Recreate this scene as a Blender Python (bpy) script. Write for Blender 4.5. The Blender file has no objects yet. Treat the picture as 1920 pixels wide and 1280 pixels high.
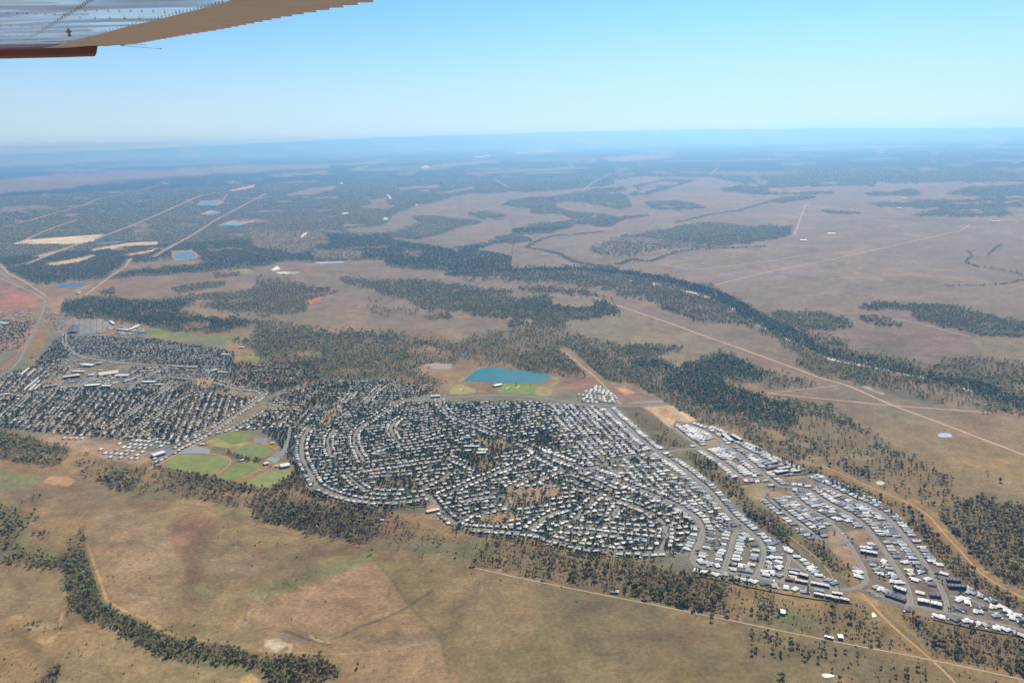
import bpy, math, random
import numpy as np
from mathutils import Vector
from mathutils.geometry import tessellate_polygon
rng = np.random.default_rng(7); random.seed(7)
C = bpy.context.scene.collection; SC = bpy.context.scene
# ---------------------------------------------------------------- camera, sky, sun, exposure
H = 1000.0; DIP = 0.008; RE = 2*H/DIP**2; F = 1493.0           # eye height, horizon dip, radius of the curved land, focal length in photo pixels
PITCH = math.radians(14.47); ROLL = math.radians(-1.50)
FW = np.array([0, math.cos(PITCH), -math.sin(PITCH)]); _r = np.array([1., 0, 0]); _u = np.cross(_r, FW)
RT = _r*math.cos(ROLL)+_u*math.sin(ROLL); UP = -_r*math.sin(ROLL)+_u*math.cos(ROLL)
cam = bpy.data.objects.new("camera", bpy.data.cameras.new("camera")); C.objects.link(cam); SC.camera = cam
cam.data.sensor_width = 36; cam.data.lens = 36*F/1920; cam.data.clip_start = 0.1; cam.data.clip_end = 400000
from mathutils import Matrix
cam.matrix_world = Matrix(((RT[0], UP[0], -FW[0], 0), (RT[1], UP[1], -FW[1], 0), (RT[2], UP[2], -FW[2], H), (0, 0, 0, 1)))
SUN_AZ = math.radians(20); SUN_EL = math.radians(42)
w = bpy.data.worlds.new("World"); SC.world = w; w.use_nodes = True
nt = w.node_tree; bg = nt.nodes["Background"]
sky = nt.nodes.new("ShaderNodeTexSky"); sky.sky_type = 'NISHITA'; sky.sun_disc = False
sky.sun_elevation = SUN_EL; sky.sun_rotation = SUN_AZ; sky.altitude = 300; sky.air_density = 1.0; sky.dust_density = 0.5; sky.ozone_density = 3.0
tc = nt.nodes.new("ShaderNodeTexCoord"); sx = nt.nodes.new("ShaderNodeSeparateXYZ"); ad = nt.nodes.new("ShaderNodeMath"); mx = nt.nodes.new("ShaderNodeMath"); cx = nt.nodes.new("ShaderNodeCombineXYZ")
ad.operation = 'MULTIPLY_ADD'; ad.inputs[1].default_value = 0.85; ad.inputs[2].default_value = 0.035; mx.operation = 'MAXIMUM'; mx.inputs[1].default_value = 0.004
nt.links.new(tc.outputs['Generated'], sx.inputs[0]); nt.links.new(sx.outputs['Z'], ad.inputs[0]); nt.links.new(ad.outputs[0], mx.inputs[0])
nt.links.new(sx.outputs['X'], cx.inputs['X']); nt.links.new(sx.outputs['Y'], cx.inputs['Y']); nt.links.new(mx.outputs[0], cx.inputs['Z'])
gn = nt.nodes.new("ShaderNodeVectorMath"); gn.operation = 'MULTIPLY'; gn.inputs[1].default_value = (0.60, 1.02, 1.32)
nt.links.new(cx.outputs[0], sky.inputs[0]); nt.links.new(sky.outputs[0], gn.inputs[0]); fz_ = nt.nodes.new("ShaderNodeMapRange"); fz_.inputs['From Min'].default_value = 0.0; fz_.inputs['From Max'].default_value = 0.17; fz_.inputs['To Min'].default_value = 0.62; fz_.inputs['To Max'].default_value = 0.0; fz_.interpolation_type = 'SMOOTHSTEP'
nt.links.new(sx.outputs['Z'], fz_.inputs['Value']); wm = nt.nodes.new("ShaderNodeMix"); wm.data_type = 'RGBA'; wm.inputs['B'].default_value = (7.4, 8.5, 8.9, 1)
nt.links.new(fz_.outputs[0], wm.inputs['Factor']); nt.links.new(gn.outputs[0], wm.inputs['A']); nt.links.new(wm.outputs['Result'], bg.inputs['Color']); bg.inputs['Strength'].default_value = 0.075
sun = bpy.data.objects.new("sun", bpy.data.lights.new("sun", 'SUN')); C.objects.link(sun)
sun.data.energy = 4.2; sun.data.angle = math.radians(0.5); sun.data.color = (1, 0.95, 0.88)
sd = Vector((math.sin(SUN_AZ)*math.cos(SUN_EL), math.cos(SUN_AZ)*math.cos(SUN_EL), math.sin(SUN_EL)))
sun.rotation_euler = sd.to_track_quat('Z', 'Y').to_euler(); sun.location = (0, 0, H+500)
SC.view_settings.view_transform = 'Standard'; SC.view_settings.look = 'None'; SC.view_settings.exposure = 0.4; SC.view_settings.gamma = 1
HAZE_D = 4.1e-5; HAZE_C = (0.21, 0.56, 1.0); HAZE_A = (0.62, 0.56, 1.0)
# ---------------------------------------------------------------- helpers
def gz(x, y): return -(x*x+y*y)/(2*RE)                          # height of the curved land
def un(x, y):                                                    # photo pixel -> point on the land
    x = np.asarray(x, float); y = np.asarray(y, float)
    d = FW+((x-960)/F)[..., None]*RT-((y-640)/F)[..., None]*UP
    a = (d[..., 0]**2+d[..., 1]**2)/(2*RE); b = d[..., 2]
    t = 2*H/(-b+np.sqrt(np.maximum(b*b-4*a*H, 0)))
    return np.stack([d[..., 0]*t, d[..., 1]*t], -1)
def pj(X, Y, Z):                                                 # point -> photo pixel
    z = Z-H; q = np.maximum(X*FW[0]+Y*FW[1]+z*FW[2], 1e-3)
    px = 960+F*(X*RT[0]+Y*RT[1]+z*RT[2])/q; py = 640-F*(X*UP[0]+Y*UP[1]+z*UP[2])/q
    bad = (X*FW[0]+Y*FW[1]+z*FW[2]) < 50
    return np.where(bad, -9e5, px), np.where(bad, 9e5, py)
def P(s): return np.array([[float(v) for v in q.split(',')] for q in s.split()])
def PW(s): p = P(s); return un(p[:, 0], p[:, 1])
def lin(c):
    c = np.asarray(c, float)/255; return np.where(c < .04045, c/12.92, ((c+.055)/1.055)**2.4)
_T = rng.random((256, 256))
def vn(x, y):
    xi = np.floor(x).astype(np.int64); yi = np.floor(y).astype(np.int64); fx = x-xi; fy = y-yi
    fx = fx*fx*(3-2*fx); fy = fy*fy*(3-2*fy); g = lambda a, b: _T[(xi+a) & 255, (yi+b) & 255]
    return (g(0, 0)*(1-fx)+g(1, 0)*fx)*(1-fy)+(g(0, 1)*(1-fx)+g(1, 1)*fx)*fy
def fbm(x, y, s, o=4, seed=0):
    r = 0; a = .5; n = 0
    for i in range(o): r = r+a*vn(x/s+seed*17.3+i*31.7, y/s+seed*7.1+i*11.9); n += a; a *= .5; s /= 2.1
    return r/n
def sst(a, b, x): t = np.clip((x-a)/(b-a), 0, 1); return t*t*(3-2*t)
def insd(p, x, y):                                               # signed distance to polygon, inside > 0 (photo-chart units)
    ins = np.zeros(len(x), bool); dm = np.full(len(x), 1e9); n = len(p)
    for i in range(n):
        a = p[i]; b = p[(i+1) % n]; ex, ey = b-a
        t = np.clip(((x-a[0])*ex+(y-a[1])*ey)/(ex*ex+ey*ey+1e-9), 0, 1)
        dm = np.minimum(dm, (x-a[0]-t*ex)**2+(y-a[1]-t*ey)**2)
        if abs(ey) > 1e-9:
            c = ((a[1] > y) != (b[1] > y)) & (x < ex*(y-a[1])/ey+a[0]); ins ^= c
    return np.where(ins, 1, -1)*np.sqrt(dm)
def pmask(p, px, py, f, nz=None, na=0):
    pad = f+na+1; i = np.nonzero((px > p[:, 0].min()-pad) & (px < p[:, 0].max()+pad) & (py > p[:, 1].min()-pad) & (py < p[:, 1].max()+pad))[0]
    if len(i) == 0: return i, np.zeros(0)
    s = insd(p, px[i], py[i])
    if nz is not None: s = s+(nz[i]-.5)*2*na
    return i, sst(-f, f, s)
def ldist(L, x, y):                                              # distance to a polyline (metres) and index mask
    dm = np.full(len(x), 1e18)
    for a, b in zip(L[:-1], L[1:]):
        e = b-a; t = np.clip(((x-a[0])*e[0]+(y-a[1])*e[1])/(e@e+1e-9), 0, 1)
        dm = np.minimum(dm, (x-a[0]-t*e[0])**2+(y-a[1]-t*e[1])**2)
    return np.sqrt(dm)
def lmask(L, X, Y, wd, f):
    pad = wd+f; i = np.nonzero((X > L[:, 0].min()-pad) & (X < L[:, 0].max()+pad) & (Y > L[:, 1].min()-pad) & (Y < L[:, 1].max()+pad))[0]
    if len(i) == 0: return i, np.zeros(0)
    return i, 1-sst(wd/2, wd/2+f, ldist(L, X[i], Y[i]))
# ---- objects
def link(o, parent=None):
    C.objects.link(o)
    if parent: o.parent = parent
    return o
def tag(o, label=None, cat=None, group=None, kind=None):
    if label: o['label'] = label
    if cat: o['category'] = cat
    if group: o['group'] = group
    if kind: o['kind'] = kind
    return o
def mesh(name, V, Fc, mats, mi=None, col=None, parent=None, smooth=False):
    me = bpy.data.meshes.new(name); V = np.asarray(V, np.float32)
    if isinstance(Fc, np.ndarray):
        k = Fc.shape[1]; n = len(Fc); me.vertices.add(len(V)); me.vertices.foreach_set('co', V.ravel())
        me.loops.add(n*k); me.loops.foreach_set('vertex_index', Fc.astype(np.int32).ravel()); me.polygons.add(n)
        me.polygons.foreach_set('loop_start', np.arange(0, n*k, k, dtype=np.int32)); me.polygons.foreach_set('loop_total', np.full(n, k, np.int32))
    else: me.from_pydata(V.tolist(), [], [list(f) for f in Fc])
    for m in (mats if isinstance(mats, (list, tuple)) else [mats]): me.materials.append(m)
    if mi is not None: me.polygons.foreach_set('material_index', np.asarray(mi, np.int32))
    me.update(calc_edges=True)
    if smooth: me.polygons.foreach_set('use_smooth', np.ones(len(me.polygons), bool))
    else: me.polygons.foreach_set('use_smooth', np.zeros(len(me.polygons), bool))
    if col is not None:
        ca = me.color_attributes.new('Col', 'FLOAT_COLOR', 'POINT'); c4 = np.ones((len(V), 4), np.float32); c4[:, :3] = col; ca.data.foreach_set('color', c4.ravel())
    return link(bpy.data.objects.new(name, me), parent)
def mat(name, col=None, rough=.8, metal=0, nz=(), attr=False, bump=None, spec=.5, leaf=0):
    m = bpy.data.materials.new(name); m.use_nodes = True; t = m.node_tree; b = t.nodes['Principled BSDF']
    b.inputs['Roughness'].default_value = rough; b.inputs['Metallic'].default_value = metal; b.inputs['Specular IOR Level'].default_value = spec
    tc = t.nodes.new('ShaderNodeTexCoord')
    if attr: a = t.nodes.new('ShaderNodeAttribute'); a.attribute_name = 'Col'; cur = a.outputs['Color']
    else: a = t.nodes.new('ShaderNodeRGB'); a.outputs[0].default_value = (*[float(v) for v in lin(col)], 1); cur = a.outputs[0]
    for sc, amt in nz:
        n = t.nodes.new('ShaderNodeTexNoise'); n.inputs['Scale'].default_value = 1/sc; n.inputs['Detail'].default_value = 3
        t.links.new(tc.outputs['Object'], n.inputs['Vector'])
        r = t.nodes.new('ShaderNodeMapRange'); r.inputs['From Min'].default_value = .3; r.inputs['From Max'].default_value = .7
        r.inputs['To Min'].default_value = 1-amt; r.inputs['To Max'].default_value = 1+amt; t.links.new(n.outputs['Fac'], r.inputs['Value'])
        v = t.nodes.new('ShaderNodeVectorMath'); v.operation = 'SCALE'; t.links.new(cur, v.inputs[0]); t.links.new(r.outputs[0], v.inputs['Scale']); cur = v.outputs[0]
    t.links.new(cur, b.inputs['Base Color'])
    if leaf:
        tl = t.nodes.new('ShaderNodeBsdfTranslucent'); mxs = t.nodes.new('ShaderNodeMixShader'); mxs.inputs[0].default_value = leaf
        t.links.new(cur, tl.inputs['Color']); t.links.new(b.outputs[0], mxs.inputs[1]); t.links.new(tl.outputs[0], mxs.inputs[2]); t.links.new(mxs.outputs[0], t.nodes['Material Output'].inputs['Surface'])
    if bump:
        n = t.nodes.new('ShaderNodeTexNoise'); n.inputs['Scale'].default_value = 1/bump[0]; n.inputs['Detail'].default_value = 2; t.links.new(tc.outputs['Object'], n.inputs['Vector'])
        q = t.nodes.new('ShaderNodeBump'); q.inputs['Strength'].default_value = bump[1]; q.inputs['Distance'].default_value = bump[2]
        t.links.new(n.outputs['Fac'], q.inputs['Height']); t.links.new(q.outputs[0], b.inputs['Normal'])
    return m
# ---------------------------------------------------------------- land cover: what grows where (points in the photo's own chart of the land)
WOOD = [  # (density, feather, outline)
(1.0, 2, "-400,200 2400,180 2400,338 1877,340 1830,341 1690,342 1647,340 1637,347 1575,347 1440,350 1400,344 1385,339 1330,332 1255,331 1190,331 1150,334 1152,343 1130,350 1085,354 1035,357 985,364 960,361 855,365 805,380 780,385 737,402 730,420 630,432 610,434 640,438 730,437 740,448 805,457 840,465 900,455 960,440 960,517 855,514 817,508 755,505 720,495 720,486 630,489 530,490 480,500 325,512 217,520 150,524 110,532 70,534 40,520 15,508 -10,500 -400,560"),
(0.0, 2, "205,512 250,492 300,485 375,487 375,492 300,503 230,510"),
(0.0, 2, "767,392 830,388 960,386 960,405 890,412 842,410 830,404 772,407 787,417 730,427 635,436 610,434 720,424 737,405"),
(0.85, 2, "772,407 830,404 842,410 890,412 905,418 870,425 850,435 830,440 780,450 740,445 730,437 755,428 787,417"),
(0.0, 2, "730,445 780,450 830,440 870,425 960,417 960,430 912,440 942,447 905,457 842,464 812,459 752,452"),
(0.9, 2, "880,400 915,396 950,402 940,408 900,410"),
(0.0, 1, "895,469 930,457 960,456 960,481 925,473"),
(0.0, 1, "527,368 580,353 632,347 625,356 585,366"), (0.0, 1, "400,311 620,309 615,316 480,319 380,322"), (0.0, 1, "500,328 618,320 610,326 520,332"),
(0.0, 1, "505,342 605,337 600,342 520,344"), (0.0, 1, "730,352 820,346 830,350 760,357"), (0.0, 1, "812,362 890,350 890,355 825,364"),
(0.0, 1.5, "860,367 960,360 1035,358 1085,353 1135,348 1134,354 1040,368 960,375 870,371"), (0.1, 1, "655,318 690,308 692,313 665,320"),
(0.0, 1, "768,314 850,306 930,299 935,305 800,316"), (0.0, 1, "1125,297 1200,289 1265,291 1235,300 1150,303"), (.1, 1, "950,284 1030,276 1080,283 1000,290"),
(0.1, 1, "1270,322 1500,322 1490,326 1400,330"), (0.1, .6, "1440,276 1700,272 1780,275 1600,279"), (0.1, 1, "1840,284 1920,286 1920,292"),
(0.05, 2, "-200,372 -10,337 120,325 300,318 480,308 480,320 300,335 180,343 130,352 0,364 -200,392"), (.15, .8, "-200,306 60,303 200,298 300,296 100,308 -200,322"),
(0.05, 1, "0,388 75,383 95,387 160,383 155,388 100,392 0,399"), (.1, 1, "190,415 255,409 250,412 200,416"), (.1, 1, "135,370 168,370 160,373 140,373"),
(.35, 2, "460,425 600,430 620,455 560,475 480,465"), (.3, 2, "580,470 680,470 675,486 590,484"), (.35, 2, "755,470 790,470 790,484 760,482"),
(.95, 1.5, "960,375 1045,367 1110,355 1150,350 1167,349 1175,356 1140,362 1175,367 1180,380 1185,388 1160,390 1100,380 1065,377 1042,382 1042,390 1070,397 1135,402 1160,407 1215,404 1170,412 1140,425 1080,422 1035,437 960,440 960,430 1002,420 1055,415 1087,412 1052,402 997,400 995,390 960,387 940,384"),
(.95, 1.5, "1185,347 1250,335 1310,337 1290,343 1260,350 1240,357 1215,365 1180,366 1195,356"),
(1.0, 1.5, "1210,380 1260,376 1297,380 1322,389 1297,392 1260,393 1222,390"),
(.9, 2, "1270,425 1322,415 1360,420 1395,425 1440,424 1485,425 1482,440 1440,449 1360,462 1302,458 1235,448 1155,448 1180,440 1235,432"),
(.4, 3, "1155,448 1235,448 1360,462 1340,466 1235,466 1185,480 1120,480 1102,465"), (.9, 1, "930,446 960,442 990,445 997,452 960,456"),
(.95, 1.5, "1622,362 1715,356 1730,362 1702,367 1630,366"), (.95, 2, "1635,382 1740,375 1940,372 1940,387 1877,390 1907,402 1815,406 1710,404 1755,396 1785,390 1650,387"),
(.95, 1.5, "1772,363 1830,350 1940,345 1940,367 1885,367 1880,371"), (.9, 1, "1440,377 1470,370 1527,365 1530,371 1465,381"), (.8, 1, "1540,394 1615,399 1610,401 1550,399"),
(.9, 1.5, "1385,348 1440,352 1440,362 1560,360 1560,364 1400,364 1350,356"),
(.68, 4, "960,505 1060,500 1147,502 1210,512 1285,527 1335,540 1372,565 1397,580 1440,592 1490,620 1552,627 1590,640 1595,655 1665,667 1690,677 1740,685 1772,675 1795,670 1865,672 1940,682 1940,780 1860,772 1790,755 1740,745 1690,732 1615,722 1570,710 1540,705 1495,680 1497,660 1472,650 1455,635 1440,627 1397,612 1322,602 1260,585 1235,572 1185,557 1135,545 1097,535 960,527 855,518 830,512"),
(.25, 4, "1620,715 1700,712 1800,735 1860,760 1780,752 1690,730"),
(.6, 2, "1440,582 1552,587 1595,602 1600,615 1547,620 1515,620 1465,607"), (.9, 2, "1602,572 1647,567 1715,572 1765,571 1815,580 1877,595 1940,604 1940,632 1840,630 1790,615 1727,602 1707,590 1710,582 1652,580 1615,581"),
(.5, 2, "1610,592 1670,595 1672,602 1692,610 1652,612 1612,602"),
(.8, 3, "960,557 1035,557 1035,572 1072,575 1110,575 1115,567 1135,567 1167,587 1155,591 1110,595 1042,602 960,597 905,592 875,587 855,572 865,580 855,587 795,580 782,570 735,557 705,547 705,540 680,537 635,527 640,521 705,524 780,525 855,535 960,545"),
(.6, 3, "975,537 1010,536 1072,542 1135,555 1150,560 1120,557 1035,547 975,547"),
(.15, 3, "920,552 960,548 990,556 930,556"),
(.58, 5, "960,597 1042,602 1065,620 1110,635 1147,647 1235,667 1277,690 1300,680 1345,662 1372,664 1417,687 1477,702 1525,722 1490,727 1440,722 1427,717 1360,708 1360,717 1410,735 1440,743 1520,757 1565,760 1600,790 1650,825 1695,850 1680,870 1560,860 1520,840 1480,820 1440,805 1400,800 1335,800 1305,785 1247,755 1210,735 1185,720 1135,715 1110,705 1065,702 1042,702 985,695 940,680 905,687 890,677 960,640"),
(.2, 3, "1440,775 1525,777 1615,812 1665,832 1600,840 1500,815"), (.12, 2, "1130,672 1170,668 1200,690 1180,710 1150,700"),
(1.0, 3, "1177,677 1235,677 1277,690 1280,700 1235,700 1185,692"),
(1.0, 3, "1240,710 1285,682 1300,678 1345,672 1347,662 1370,665 1420,690 1440,702 1425,716 1360,712 1362,720 1410,737 1440,748 1477,752 1490,775 1500,795 1470,800 1430,793 1380,785 1335,770 1290,750 1250,732"),
(.9, 3, "1147,647 1277,650 1272,657 1235,667 1177,672 1155,662"), (.75, 3, "985,655 1060,650 1090,695 1042,700 967,690"), (.8, 3, "1060,640 1120,655 1175,680 1235,705 1210,718 1135,712"),
(.6, 5, "480,600 555,612 620,620 680,622 780,630 855,640 955,620 960,597 980,640 960,680 905,687 890,677 792,680 780,690 840,720 805,730 730,712 592,712 517,737 480,722 470,700 460,680 520,690 440,640 480,630"),
(.15, 3, "755,655 800,648 850,660 842,672 780,665"), (.15, 2, "552,660 605,658 600,668 560,667"), (.1, 2, "842,683 900,678 960,688 940,692 900,684 860,692"),
(.95, 3, "118,565 169,557 244,561 281,566 328,556 360,553 371,565 339,581 352,584 390,594 418,596 484,603 461,611 427,620 394,624 315,618 262,607 187,596 131,594 116,585"),
(.15, 2, "340,612 390,604 395,612 350,618"),
(.65, 4, "362,573 427,562 472,560 480,522 555,527 577,537 635,545 577,565 575,585 521,588 446,584 400,578"),
(.95, 1.5, "217,517 240,510 325,505 425,490 480,486 480,500 375,510 275,517 225,522"),
(.8, 1, "317,540 375,530 425,527 422,537 337,550"), (.85, 1, "187,547 215,537 217,550 192,552"), (.7, 1, "400,512 450,510 450,517 405,522"), (.7, 1, "322,557 375,552 480,542 480,560 362,562"),
(.6, 1, "790,592 840,588 850,596 800,598"), (.3, 2, "675,560 715,557 720,568 690,570"), (.3, 2, "690,575 790,580 780,590 700,590"),
(.85, 4, "-40,800 0,808 37,814 75,825 109,836 131,840 127,855 109,868 94,876 71,874 37,866 0,855 -40,850"),
(.32, 5, "120,851 187,862 253,870 277,876 356,896 356,932 281,928 225,919 187,904 159,892"), (.8, 3, "184,900 212,885 259,876 275,880 262,905 250,918 225,915"),
(.85, 3, "281,868 300,874 356,886 431,902 499,916 502,927 469,923 405,925 356,916 311,890"), (.4, 4, "300,895 356,905 440,925 480,930 520,940 430,950 356,930"),
(.85, 3, "514,908 549,887 566,897 580,925 516,914"),
(.62, 4, "470,935 512,915 580,935 620,947 705,955 730,965 730,985 705,1000 690,1018 672,1020 645,1010 585,1000 505,978 470,968"),
(.22, 4, "730,960 817,995 840,1007 805,1035 745,1027 705,1010 710,990"), (.5, 4, "855,1025 880,1020 942,1020 947,1050 930,1070 870,1055"), (.06, 4, "740,1015 860,1010 940,1015 900,1060 800,1045"),
(.42, 4, "900,1020 940,1010 1020,1025 1065,1035 1145,1052 1222,1060 1320,1075 1320,1150 1240,1134 1177,1120 1065,1098 960,1076 890,1060"),
(.68, 5, "1177,1065 1250,1067 1299,1075 1370,1092 1365,1150 1310,1145 1250,1134 1185,1118"),
(.12, 5, "1370,1092 1450,1106 1596,1133 1630,1150 1640,1215 1500,1185 1430,1170 1370,1158"), (.45, 4, "1415,1118 1455,1115 1450,1168 1415,1165"), (.3, 4, "1403,1180 1470,1190 1478,1236 1400,1232"), (.2, 5, "1470,1190 1560,1210 1620,1225 1630,1262 1560,1250 1490,1235"),
(.4, 5, "1560,1130 1600,1134 1630,1150 1625,1175 1580,1190 1540,1175"), (.6, 5, "1690,1150 1752,1167 1825,1181 1940,1203 1940,1272 1834,1250 1752,1230 1725,1200 1705,1174"),
(.3, 5, "1640,1160 1679,1180 1741,1225 1698,1228 1600,1208 1570,1200 1590,1185"), (.1, 5, "1570,1214 1741,1240 1770,1280 1640,1290 1570,1280"), (.08, 4, "1780,1245 1940,1285 1940,1300 1800,1290"),
(.34, 5, "1530,830 1600,830 1695,850 1785,895 1804,934 1757,962 1716,943 1616,900 1540,865"), (.8, 3, "1582,872 1655,882 1655,897 1615,892"), (.5, 4, "1460,820 1560,850 1530,850 1480,842"),
(.8, 5, "1757,962 1804,934 1841,930 1879,943 1940,955 1940,1110 1880,1092 1845,1065 1822,1040 1781,999"),
(.62, 5, "1530,882 1570,897 1615,917 1660,935 1715,952 1745,972 1790,1020 1832,1068 1900,1115 1940,1125 1940,1160 1870,1130 1840,1110 1800,1085 1765,1050 1735,1020 1705,985 1690,965 1660,950 1600,925 1545,897"),
(.6, 4, "1395,805 1440,815 1500,850 1540,880 1520,890 1490,880 1440,850 1400,832"), (.5, 4, "1235,815 1280,836 1250,843 1225,823"),
(.5, 4, "1277,847 1308,850 1383,905 1360,912 1320,890"), (.5, 4, "1323,880 1377,905 1425,952 1493,997 1473,1013 1403,960 1360,925"), (.55, 4, "1510,1018 1540,1020 1580,1052 1597,1080 1563,1068 1530,1040"),
(.12, 4, "1180,765 1240,800 1290,835 1240,815 1195,790"),
(.5, 5, "-20,955 35,953 67,970 50,993 35,1009 42,1026 88,1045 117,1038 129,1016 150,997 158,1013 167,1043 181,1080 200,1124 229,1146 313,1190 396,1207 404,1203 477,1224 529,1232 592,1230 634,1249 638,1263 592,1285 509,1285 498,1257 425,1247 342,1238 292,1226 229,1192 188,1167 163,1163 140,1150 125,1146 130,1128 125,1105 117,1082 125,1067 83,1061 21,1053 -20,1043"),
(.6, 2, "98,1249 117,1263 95,1290 70,1285"), (.3, 3, "60,985 90,1000 95,1020 70,1015"), (.15, 4, "0,1170 60,1165 120,1168 110,1180 30,1185"),
(.35, 3, "25,940 60,930 95,935 70,945"), (.75, 2, "1000,815 1030,800 1040,840 1010,850 940,845 980,832"),
]
CREEK = [(40, .75, "1127,435 1085,439 1040,442 1020,447 985,464 1022,470 1050,477 1080,492 1122,499"), (36, .75, "1435,462 1330,467 1267,472 1235,485 1217,490"), (40, .9, "1210,490 1185,487 1160,495"),
(13, .7, "1815,470 1822,480 1810,492 1830,500 1865,505 1902,510 1915,517"), (13, .7, "1930,522 1890,532 1852,535 1772,537"), (45, .75, "1527,368 1470,374 1440,379 1400,390 1385,395 1330,402 1300,410 1265,418"),
(110, 1, "855,514 960,507 1085,505 1172,512 1235,522 1297,537 1347,555 1385,577 1410,595 1440,605 1477,625 1522,650 1565,665 1627,680 1690,692 1752,707 1815,722 1865,740 1930,760"),
(22, .95, "1403,958 1430,980 1472,1012"), (14, .8, "430,848 440,852 458,861 484,864"), (14, .6, "302,875 340,884 383,893 400,898"), (12, .8, "1850,480 1870,462 1880,458"), (60, .9, "640,428 720,487 842,482 822,497 855,514")]
CLEARL = [(45, "1060,655 1090,683 1115,705 1135,725 1150,745 1165,760"), (30, "1500,865 1560,879 1616,906 1665,926 1716,947 1738,960 1766,996 1796,1027 1832,1065 1880,1101 1940,1128"), (14, "890,1064 1177,1124 1305,1149 1423,1173 1661,1220 1807,1249 1940,1277"),
(16, "1616,1110 1641,1137 1672,1172 1709,1205 1749,1236 1794,1280"), (12, "163,1018 173,1047 188,1088 200,1126 229,1144 271,1161"), (20, "1232,760 1300,815 1330,835")]
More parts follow.
